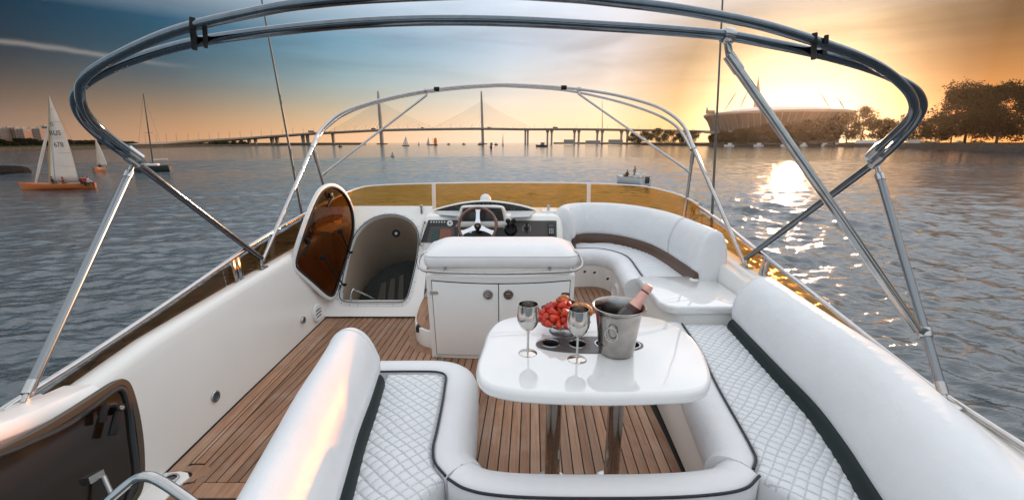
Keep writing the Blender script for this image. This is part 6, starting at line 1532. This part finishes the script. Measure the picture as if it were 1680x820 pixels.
for u, v, Y, mk, lab in ((1512, 226, 345, 'boat_white', 'white car parked leftmost on the bank, right of the bimini bend'), (1521, 226, 345, 'brick_grey', 'grey car parked second from the left on the bank'), (1529, 226, 345, 'boat_white', 'white car parked third from the left on the bank'), (1538, 226, 345, 'boat_white', 'white car parked fourth from the left, below the small trees'), (1576, 226, 330, 'boat_white', 'white car parked alone below the big trees'), (1600, 227, 325, 'boat_dark', 'dark car parked at the foot of the tallest trees'), (1612, 227, 325, 'brick_grey', 'grey car parked rightmost under the tallest trees')):
    car(u, v, Y, mk, lab)
for u0, u1, Y, lab in ((1403, 1452, 470, 'long low white wall on the bank left of the bimini bend'), (1488, 1509, 400, 'short low white wall on the bank inside the bimini bend')):
    a, b = Py(u0, 236, Y), Py(u1, 236, Y); zb = WATER_Z + 4.0
    t = thing('low_wall', ((a.x + b.x) / 2, Y, zb), lab, 'wall')
    n = 8
    for k in range(n):
        x0 = a.x + (b.x - a.x) * k / n; x1 = a.x + (b.x - a.x) * (k + 0.94) / n
        m = MB(); m.box(((x0 + x1) / 2, Y, zb + 1.7), (x1 - x0, 0.6, 3.2)); m.build('panel', 'boat_white', t, bevel=0.05, seg=1)
# ================================================================== BOATS AND PEOPLE
def hull(c, L, B, H, hd, mk, parent, name='hull', sheer=0.25, stern=0.6, n=14):
    """c: waterline middle, hd: heading (bow direction angle from +X)"""
    rot = Matrix.Rotation(hd, 3, 'Z'); rings = []
    for k in range(n + 1):
        s = k / n; x = (s - 0.5) * L
        w = B / 2 * (math.sin(math.pi * min(1, (s * 0.5 + 0.5) if s > 0.5 else 0.5 * (stern + (1 - stern) * 2 * s) + 0.0)) ** (0.8 if s > 0.5 else 1) if s < 1 else 0.02)
        if s > 0.5: w = B / 2 * max(0.02, (1 - ((s - 0.5) * 2) ** 2.2))
        else: w = B / 2 * (stern + (1 - stern) * math.sin(math.pi * s))
        zt = H * (1 + sheer * ((s - 0.4) * 1.6) ** 2 * (1 if s > 0.4 else 0.5)); r = []
        for a, b in ((-1.0, 1.0), (-0.96, 0.55), (-0.78, 0.1), (-0.4, -0.25), (0.4, -0.25), (0.78, 0.1), (0.96, 0.55), (1.0, 1.0), (0.86, 1.0), (0.8, 0.9), (-0.8, 0.9), (-0.86, 1.0)):
            r.append(Vector(c) + rot @ Vector((x + (0.04 * L * (b) if s > 0.9 else 0), a * w, zt * b)))
        rings.append(r)
    m = MB(); m.loft(rings); return m.build(name, mk, parent, smooth=40)
def person_mat(name, top, legs, skin=(0.45, 0.26, 0.18), z1=0.44, z2=1.0):
    if name in M: return
    m = mat(name, top, 0.8); nt = m.node_tree; b = nt.nodes['Principled BSDF']; tc = nt.nodes.new('ShaderNodeTexCoord'); sx = nt.nodes.new('ShaderNodeSeparateXYZ'); nt.links.new(tc.outputs['Object'], sx.inputs[0])
    r = nt.nodes.new('ShaderNodeValToRGB'); r.color_ramp.interpolation = 'CONSTANT'; mr = nt.nodes.new('ShaderNodeMath'); mr.operation = 'MULTIPLY'; mr.inputs[1].default_value = 0.5
    nt.links.new(sx.outputs[2], mr.inputs[0]); nt.links.new(mr.outputs[0], r.inputs[0])
    e = r.color_ramp.elements; e.new(0.5); e[0].position = 0; e[0].color = (*legs, 1); e[1].position = z1 / 2; e[1].color = (*top, 1); e[2].position = z2 / 2; e[2].color = (*skin, 1)
    nt.links.new(r.outputs[0], b.inputs['Base Color'])
def person(p, hd, pose, mk, label, scale=1.0, hair='boat_dark', group=None):
    if pose == 'sit':
        J = [((0, 0, 0.0), .15), ((0.0, 0, 0.25), .15), ((0.03, 0, 0.48), .17), ((0.04, 0, 0.60), .065), ((0.06, 0, 0.70), .095), ((0.06, 0, 0.82), .09),
             ((0.03, .19, 0.50), .075), ((0.16, .24, 0.28), .05), ((0.36, .20, 0.24), .04), ((0.03, -.19, 0.50), .075), ((0.16, -.24, 0.28), .05), ((0.36, -.20, 0.24), .04),
             ((0.08, .11, 0.0), .10), ((0.45, .14, 0.06), .075), ((0.45, .14, -0.36), .05), ((0.56, .14, -0.40), .045), ((0.08, -.11, 0.0), .10), ((0.45, -.14, 0.06), .075), ((0.45, -.14, -0.36), .05), ((0.56, -.14, -0.40), .045)]
        zh = 0.76
    else:
        J = [((0, 0, 0.92), .15), ((0.0, 0, 1.12), .145), ((0.0, 0, 1.36), .17), ((0.01, 0, 1.50), .065), ((0.03, 0, 1.60), .095), ((0.03, 0, 1.72), .09),
             ((0.0, .20, 1.40), .075), ((0.08, .27, 1.14), .05), ((0.28, .22, 1.06), .04), ((0.0, -.20, 1.40), .075), ((0.08, -.27, 1.14), .05), ((0.28, -.22, 1.06), .04),
             ((0.0, .10, 0.86), .10), ((0.03, .12, 0.48), .075), ((0.0, .13, 0.08), .05), ((0.14, .14, 0.03), .045), ((0.0, -.10, 0.86), .10), ((0.03, -.12, 0.48), .075), ((0.0, -.13, 0.08), .05), ((0.14, -.14, 0.03), .045)]
        zh = 1.66
    E = [(0, 1), (1, 2), (2, 3), (3, 4), (4, 5), (2, 6), (6, 7), (7, 8), (2, 9), (9, 10), (10, 11), (0, 12), (12, 13), (13, 14), (14, 15), (0, 16), (16, 17), (17, 18), (18, 19)]
    me = bpy.data.meshes.new('person'); me.from_pydata([j[0] for j in J], E, []); me.materials.append(M[mk])
    o = bpy.data.objects.new('person', me); COL.objects.link(o); o.location = p; o.rotation_euler = (0, 0, hd); o.scale = (scale,) * 3; WPOS[o.name] = Vector(p)
    md = o.modifiers.new('skin', 'SKIN'); lay = me.skin_vertices[0] if me.skin_vertices else None
    if lay is None:
        bm = bmesh.new(); bm.from_mesh(me); bm.verts.layers.skin.verify(); bm.to_mesh(me); bm.free(); lay = me.skin_vertices[0]
    for i, (_, r) in enumerate(J): lay.data[i].radius = (r, r)
    lay.data[0].use_root = True
    s = o.modifiers.new('sub', 'SUBSURF'); s.levels = 1; s.render_levels = 1
    tag(o, label, 'person', group)
    m = MB(); hc = Vector(J[5][0]); m.lathe([(0.10, -0.06), (0.108, 0.0), (0.098, 0.055), (0.065, 0.095), (0.0, 0.108)], 14, (hc.x - 0.018, 0, hc.z - 0.03)); h = m.build('hair', hair, None, local=True); h.parent = o
def textmesh(s, size, mk, parent, mtx, name='lettering'):
    cu = bpy.data.curves.new(name, 'FONT'); cu.body = s; cu.size = size; cu.align_x = 'CENTER'; cu.offset = 0.012 * size
    tmp = bpy.data.objects.new('tmp', cu); COL.objects.link(tmp); me = bpy.data.meshes.new_from_object(tmp); bpy.data.objects.remove(tmp)
    me.name = name; me.materials.clear(); me.materials.append(M[mk]); me.transform(mtx)
    o = bpy.data.objects.new(name, me); COL.objects.link(o); o.parent = parent; o.location = -(Vector(parent.location) + (WPOS[parent.parent.name] if parent.parent else Vector())); return o
person_mat('crew_dark', (0.03, 0.03, 0.04), (0.02, 0.02, 0.03), z1=0.1, z2=0.58); person_mat('crew_red', (0.42, 0.03, 0.03), (0.03, 0.03, 0.04), z1=0.1, z2=0.58); person_mat('crew_white', (0.55, 0.50, 0.47), (0.05, 0.05, 0.06), z1=0.1, z2=0.58)
person_mat('stand_grey', (0.24, 0.22, 0.21), (0.10, 0.05, 0.045), z1=0.9, z2=1.48); person_mat('sit_dark', (0.05, 0.045, 0.05), (0.04, 0.04, 0.05), z1=0.1, z2=0.58)

def sail(name, A, B, C, mk, parent, belly, nrm, n=14):
    """triangular sail: A foot of mast, B head, C clew; bellied along nrm, 2 sides"""
    m = MB(); idx = {}; A, B, C = Vector(A), Vector(B), Vector(C)
    for i in range(n + 1):
        for j in range(n + 1):
            f = i / n; g = j / n; lu = A.lerp(B, f); le = C.lerp(B, f) + (C - A) * (0.10 * math.sin(math.pi * f)); p = lu.lerp(le, g) + nrm * (belly * math.sin(math.pi * g) * math.sin(math.pi * min(1, f * 0.9 + 0.1)))
            idx[i, j] = len(m.v); m.v.append(p)
    for i in range(n):
        for j in range(n): m._f([idx[i, j], idx[i, j + 1], idx[i + 1, j + 1], idx[i + 1, j]])
    o = m.build(name, mk, parent, smooth=60); md = o.modifiers.new('thick', 'SOLIDIFY'); md.thickness = 0.02; return o
def keelboat():
    a, b = Pw(37, 311.5), Pw(158, 308); c = (a + b) / 2; d = (a - b); L = d.length; hd = math.atan2(d.y, d.x); d.normalize()
    Yd = c.y
    t = thing('sailing_boat', c, 'orange hulled keelboat with tall white sail numbered 678 and crew aboard', 'sailing boat')
    hull(c, L, 1.95, 0.62, hd, 'boat_orange', t, sheer=0.5, stern=0.25)
    rot = Matrix.Rotation(hd, 3, 'Z')
    m = MB(); rings = []
    for k in range(9):
        s = k / 8; x = (s - 0.5) * L * 0.9; w = 0.80 * math.sin(math.pi * (0.08 + 0.86 * s)) ** 0.7
        rings.append([c + rot @ Vector((x, -w, 0.60)), c + rot @ Vector((x, 0, 0.70)), c + rot @ Vector((x, w, 0.60)), c + rot @ Vector((x, 0, 0.3))])
    m.loft(rings); m.build('deck', 'boat_wood', t)
    mf = Py(82, 303, Yd); mt = Py(79.5, 156, Yd); mf.z = WATER_Z + 0.6
    m = MB(); m.tube([mf, mf.lerp(mt, 0.5), mt], [0.07, 0.065, 0.04], 8); m.build('mast', 'mast_gold', t)
    cl = Py(129, 297.5, Yd); tk = Py(83, 297.5, Yd)
    m = MB(); m.tube([tk, cl], 0.05, 8); m.build('boom', 'rig_wire', t)
    nrm = (EYE - c).normalized() * -1; nrm.z = 0; nrm.normalize()
    sl = sail('mainsail', tk + Vector((0, 0, 0.05)), mt + Vector((0.03, 0, -0.1)), cl + Vector((0, 0, 0.05)), 'sail_white', t, 0.42, nrm)
    # battens and seams
    for f in (0.18, 0.34, 0.52, 0.70, 0.84):
        p = tk.lerp(mt, f); q = cl.lerp(mt, f); e = p.lerp(q, 0.45 if f < 0.6 else 0.02); m = MB(); off = -nrm * 0.06
        m.tube([e + off + nrm * 0.3 * math.sin(math.pi * 0.6), q + off + (cl - tk) * 0.08 * math.sin(math.pi * f)], 0.012, 5); m.build('batten', 'rig_wire', sl)
    # class letter, country letters and number, read from the yacht
    xdir = Vector((1, 0, 0)); 
    for s, u, v, size in (('D', 85.5, 207, 0.55), ('RUS', 91.0, 222, 0.78), ('678', 97, 241, 0.78)):
        p = Py(u, v, Yd) - nrm * 0.30 * 0 ; p = p + (EYE - p).normalized() * 0.12
        mt_ = Matrix.Translation(p) @ Matrix(((1, 0, 0), (0, 0, -1), (0, 1, 0))).to_4x4()
        textmesh(s, size, 'ink', sl, mt_)
    # furled jib on its stay, shrouds
    st0 = Py(58, 302, Yd); st1 = mt.lerp(mf, 0.33)
    m = MB(); P = [st0.lerp(st1, k / 10) for k in range(11)]; m.tube(P, [0.07 + 0.09 * math.sin(math.pi * min(1, k / 10 * 0.95 + .05)) for k in range(11)], 8); m.build('jib', 'sail_white', t)
    for q in (st1, mt):
        m = MB(); m.tube([q, c + rot @ Vector((-0.1, 0.9, 0.6))], 0.012, 4); m.build('shroud', 'rig_wire', t)
    m = MB(); m.tube([mt, c - d * L * 0.48 + Vector((0, 0, 0.7))], 0.012, 4); m.build('backstay', 'rig_wire', t)
    g = 'crew of the orange keelboat'
    for u, mk, lab, z, s in ((86, 'crew_dark', 'person in dark jacket seated by the mast of the keelboat', 0.42, 0.95), (103, 'crew_red', 'person in dark red jacket seated under the sail of the keelboat', 0.40, 0.9), (133, 'crew_dark', 'person in dark jacket behind the sail of the keelboat', 0.45, 1.0), (138, 'crew_red', 'person in red jacket steering the keelboat', 0.48, 1.0), (145, 'crew_white', 'person in white jacket aft on the keelboat', 0.45, 0.95)):
        p = Py(u, 300, Yd); p.z = WATER_Z + z + 0.25; person(p, hd + R(200 + u * 3 % 60), 'sit', mk, lab, s, group=g)
mat('mast_gold', (0.55, 0.33, 0.15), 0.35)
keelboat()
def small_sailer():
    c = Pw(162, 281.5); t = thing('sailing_boat', c, 'small sailing boat with brown orange hull and narrow sail edge on', 'sailing boat')
    hd = R(-60); hull(c, 4.6, 1.9, 0.75, hd, 'boat_wood', t, stern=0.6)
    Y = c.y; mf = Py(161, 275, Y); mt = Py(156, 226, Y)
    m = MB(); m.tube([mf + Vector((0, 0, -0.4)), mt], [0.06, 0.04], 8); m.build('mast', 'mast_gold', t)
    sail('mainsail', mf + Vector((-0.05, -0.1, 0.3)), mt, mf + Vector((0.75, 1.2, 0.3)), 'sail_white', t, 0.2, Vector((-1, 0, 0)))
    p = Py(165, 279, Y - 0.3); p.z = WATER_Z + 0.75; person(p, R(120), 'sit', 'crew_dark', 'person in dark clothes seated in the small brown sailing boat', 1.0)
small_sailer()
def dark_yacht():
    c = Pw(251, 280.5); t = thing('sailing_boat', c, 'dark hulled yacht with bare leaning mast left of the bridge ramp', 'sailing boat')
    a, b = Pw(231, 279), Pw(271, 279.5); d = a - b; hd = math.atan2(d.y, d.x) ; hull(c, 6.2, 2.1, 1.05, hd + R(25), 'boat_dark', t, stern=0.7, sheer=0.3)
    rot = Matrix.Rotation(hd + R(25), 3, 'Z')
    m = MB(); m.loft([[c + rot @ Vector((x, y * w, z)) for x, y, w in ((-1.2, -0.55, 1), (1.2, -0.4, 1), (1.2, 0.4, 1), (-1.2, 0.55, 1))] for z in (0.95, 1.45)]); m.build('cabin', 'boat_white', t, bevel=0.12)
    Y = c.y; mf = Py(251, 268, Y); mt = Py(235, 154, Y)
    m = MB(); m.tube([mf, mf.lerp(mt, 0.5), mt], [0.13, 0.11, 0.06], 8); m.build('mast', 'boat_dark', t)
    m = MB(); q = mf.lerp(mt, 0.45); m.tube([q + Vector((-0.9, 0, 0)), q + Vector((0.9, 0, 0))], 0.03, 5); m.build('spreader', 'rig_wire', t)
    for e in ((-2.8, 0, 0.9), (2.6, 0, 0.9)):
        m = MB(); m.tube([mt, c + rot @ Vector(e)], 0.018, 4); m.build('stay', 'rig_wire', t)
    m = MB(); bm_ = mf + Vector((0, 0, 0.7)); m.tube([bm_, bm_ + rot @ Vector((-2.6, 0, 0.1))], 0.1, 8); m.build('boom', 'sail_white', t)
    for u, lab in ((241, 'person in dark jacket at the bow of the dark yacht'), (249, 'person in dark jacket beside the mast of the dark yacht')):
        p = Py(u, 272, Y); p.z = WATER_Z + 1.1; person(p, R(200), 'sit', 'crew_dark', lab, 0.9)
dark_yacht()
def speedboat():
    c = Pw(1035, 301.5); hd = R(118); t = thing('speedboat', c, 'white open speedboat with two people just beyond the windscreen', 'speedboat')
    rot = Matrix.Rotation(hd, 3, 'Z'); L, B = 5.6, 2.3
    hull(c, L, B, 0.95, hd, 'boat_white', t, stern=0.92, sheer=0.12)
    m = MB(); m.loft([[c + rot @ Vector((x, s * 0.85, 0.86)) for x, s in ((-2.2, -1), (0.6, -0.95), (0.6, 0.95), (-2.2, 1))], [c + rot @ Vector((x, s * 0.85, 0.90)) for x, s in ((-2.2, -1), (0.6, -0.95), (0.6, 0.95), (-2.2, 1))]]); m.build('cockpit_floor', 'boat_wood', t)
    m = MB(); m.loft([[c + rot @ Vector((0.65 + 0.2 * z, y, 0.92 + 0.35 * z)) for y in (-0.85, -0.4, 0, 0.4, 0.85)] for z in (0, 1)], closed=False); ws = m.build('windshield', 'smoke_glass', t)
    for x, y in ((-1.5, 0.45), (-1.5, -0.45), (-0.2, 0.45), (-0.2, -0.45)):
        m = MB(); m.box(c + rot @ Vector((x, y, 1.0)), (0.55, 0.6, 0.22), rz=hd); m.box(c + rot @ Vector((x - 0.28, y, 1.25)), (0.12, 0.6, 0.45), rz=hd); m.build('seat', 'boat_white', t, bevel=0.05)
    m = MB(); m.box(c + rot @ Vector((-3.0, 0, 0.75)), (0.5, 0.45, 0.9), rz=hd); m.build('outboard', 'boat_dark', t, bevel=0.1)
    m = MB(); m.tube([c + rot @ Vector((x, s * B * 0.47, 1.02)) for s, x in ((-1, -2.6), (-1, 0.6))], 0.03, 6); m.tube([c + rot @ Vector((x, B * 0.47, 1.02)) for x in (-2.6, 0.6)], 0.03, 6); m.build('rub_rail', 'rig_wire', t)
    p = Py(1041, 291, c.y); p.z = WATER_Z + 0.62; person(p, hd + R(10), 'stand', 'stand_grey', 'person in grey shirt standing in the speedboat', 1.0)
    p = Py(1029, 291, c.y - 0.5); p.z = WATER_Z + 1.1; person(p, hd, 'sit', 'sit_dark', 'person in dark shirt seated in the speedboat', 0.95)
speedboat()
def cabin_boat(u, v, wpx, hpx, mk, mk2, label, hd):
    c = Pw(u, v); sc = c.y / FPX; L = wpx * sc * 1.1; H = hpx * sc
    t = thing('motor_boat', c, label, 'motor boat', 'distant motor boats'); hull(c, L, L * 0.36, H * 0.42, hd, mk, t, stern=0.85)
    rot = Matrix.Rotation(hd, 3, 'Z'); m = MB()
    m.loft([[c + rot @ Vector((x * L, y * L, z * H)) for x, y in ((-0.22, -0.13), (0.16 - 0.08 * (z > .6), -0.11), (0.16 - 0.08 * (z > .6), 0.11), (-0.22, 0.13))] for z in (0.38, 0.9)]); m.build('cabin', mk2, t, bevel=0.03 * H)
    m = MB(); m.loft([[c + rot @ Vector((x * L, y * L, z * H)) for x, y in ((-0.28, -0.15), (0.14, -0.13), (0.14, 0.13), (-0.28, 0.15))] for z in (0.9, 0.98)]); m.build('cabin_roof', mk, t)
cabin_boat(806.5, 244.3, 13, 9.5, 'boat_dark', 'brick_grey', 'dark cabin boat heading this way under the right pylon', R(-80))
cabin_boat(889, 241.2, 17, 7, 'boat_dark', 'brick_grey', 'dark low motor boat right of the bridge pylon', R(175))
cabin_boat(789, 238.0, 9, 4.5, 'boat_dark', 'boat_white', 'tiny motor boat at the foot of the right pylon', R(10))
cabin_boat(761, 237.6, 5, 3, 'boat_dark', 'brick_grey', 'tiny dark motor boat midway between the pylons', R(0))
cabin_boat(736, 237.6, 5, 2.6, 'boat_dark', 'brick_grey', 'tiny dark motor boat right of the orange sail', R(180))
cabin_boat(814, 238.2, 5, 4, 'boat_dark', 'boat_white', 'tiny motor boat right of the dark cabin boat', R(20))
cabin_boat(558, 241.5, 5, 4, 'boat_dark', 'brick_grey', 'tiny dark motor boat under the left side span of the bridge', R(20))
for k, (u, w) in enumerate(((1196, 13), (1244, 13), (1286, 10), (1318, 11), (1352, 13), (1372, 9))):
    cabin_boat(u, 240.4, w, 5.5, 'boat_white', 'boat_white', 'white boat moored below the stadium, number %s from the left' % ('one two three four five six'.split()[k]), R(170 + 8 * k))
def far_sailer(u, v, vt, w, mk, label, second=None):
    c = Pw(u, v); sc = c.y / FPX; t = thing('sailing_boat', c, label, 'sailing boat', 'distant sailing boats'); L = w * sc
    hull(c, L, L * 0.28, L * 0.11, R(5), 'boat_dark', t)
    mt = Py(u, vt, c.y); b = Vector((c.x, c.y, WATER_Z + L * 0.1))
    m = MB(); m.tube([b, mt], [L * 0.016, L * 0.01], 5); m.build('mast', 'rig_wire', t)
    sail('mainsail', b + Vector((0, 0, L * .06)), mt, b + Vector((L * 0.36, L * .1, L * .06)), mk, t, L * 0.04, Vector((0, 1, 0)), 6)
    sail('jib', b + Vector((-L * 0.42, -L * .06, L * .05)), b.lerp(mt, 0.88), b + Vector((-L * 0.03, L * .05, L * .08)), mk, t, L * 0.04, Vector((0, 1, 0)), 6)
far_sailer(665.5, 239.6, 222.5, 11, 'sail_white', 'distant white sailing boat right of the left pylon')
far_sailer(702.5, 237.8, 224, 6, 'sail_white', 'distant sailing boat left of the one with the orange sail')
far_sailer(687, 238.2, 232, 3.5, 'sail_white', 'very small sailing boat between the white sail and the orange sail')
far_sailer(825, 238.8, 216, 4, 'sail_white', 'distant slender sailing boat right of the right pylon')
def orange_sailer():
    c = Pw(711, 238.6); sc = c.y / FPX; t = thing('sailing_boat', c, 'distant sailing boat flying a full orange sail between the pylons', 'sailing boat', 'distant sailing boats'); L = 13 * sc
    hull(c, L, L * 0.28, L * 0.1, R(0), 'boat_dark', t); b = Vector((c.x, c.y, WATER_Z + L * 0.1)); mt = Py(709, 224.5, c.y)
    m = MB(); m.tube([b, mt], [L * 0.016, L * 0.01], 5); m.build('mast', 'rig_wire', t)
    m = MB(); rings = []; ce = Py(714.5, 232, c.y)
    for k in range(9):
        a = math.pi * k / 8; r = 2.6 * sc * math.sin(a) ** 0.6 + 0.02; rings.append([ce + Vector((r * math.cos(q), 0.6 * r * math.sin(q) - r * 0.6, 5.6 * sc * math.cos(a))) for q in [R(x) for x in range(180, 361, 20)]])
    m.loft(rings, closed=False); o = m.build('spinnaker', 'sail_orange', t, smooth=60); md = o.modifiers.new('thick', 'SOLIDIFY'); md.thickness = 0.15
orange_sailer()
def buoy():
    c = Pw(644, 257.5); t = thing('buoy', c, 'pale conical channel buoy floating alone left of centre', 'buoy'); s = c.y / FPX
    m = MB(); m.lathe([(0, -0.5), (3.2 * s, -0.3), (3.3 * s, 1.2 * s), (2.6 * s, 1.9 * s), (1.9 * s, 2.2 * s)], 20, c); m.build('float', 'stone_pale', t)
    m = MB(); m.lathe([(1.9 * s, 2.2 * s), (1.0 * s, 5.2 * s), (0.8 * s, 5.4 * s)], 20, c); m.build('tower', 'stone_pale', t)
    m = MB(); m.lathe([(0.8 * s, 5.4 * s), (0.9 * s, 6.2 * s), (0.3 * s, 7.2 * s), (0.0, 7.4 * s)], 14, c); m.build('lantern', 'boat_dark', t)
buoy()
# ================================================================== HAZE over the water
def haze():
    m = MB(); m.box((0, 0, (WATER_Z - 1.2 + 152) / 2), (5400, 5400, 152 - (WATER_Z - 1.2)))
    o = m.build('haze', 'stone', smooth=0); o['kind'] = 'stuff'
    mt = bpy.data.materials.new('haze'); mt.use_nodes = True; nt = mt.node_tree; nt.nodes.clear()
    v = nt.nodes.new('ShaderNodeVolumePrincipled'); v.inputs['Color'].default_value = (1.0, 0.86, 0.70, 1); v.inputs['Density'].default_value = 0.000035; v.inputs['Anisotropy'].default_value = 0.85
    out = nt.nodes.new('ShaderNodeOutputMaterial'); nt.links.new(v.outputs[0], out.inputs['Volume'])
    o.data.materials.clear(); o.data.materials.append(mt)
haze()
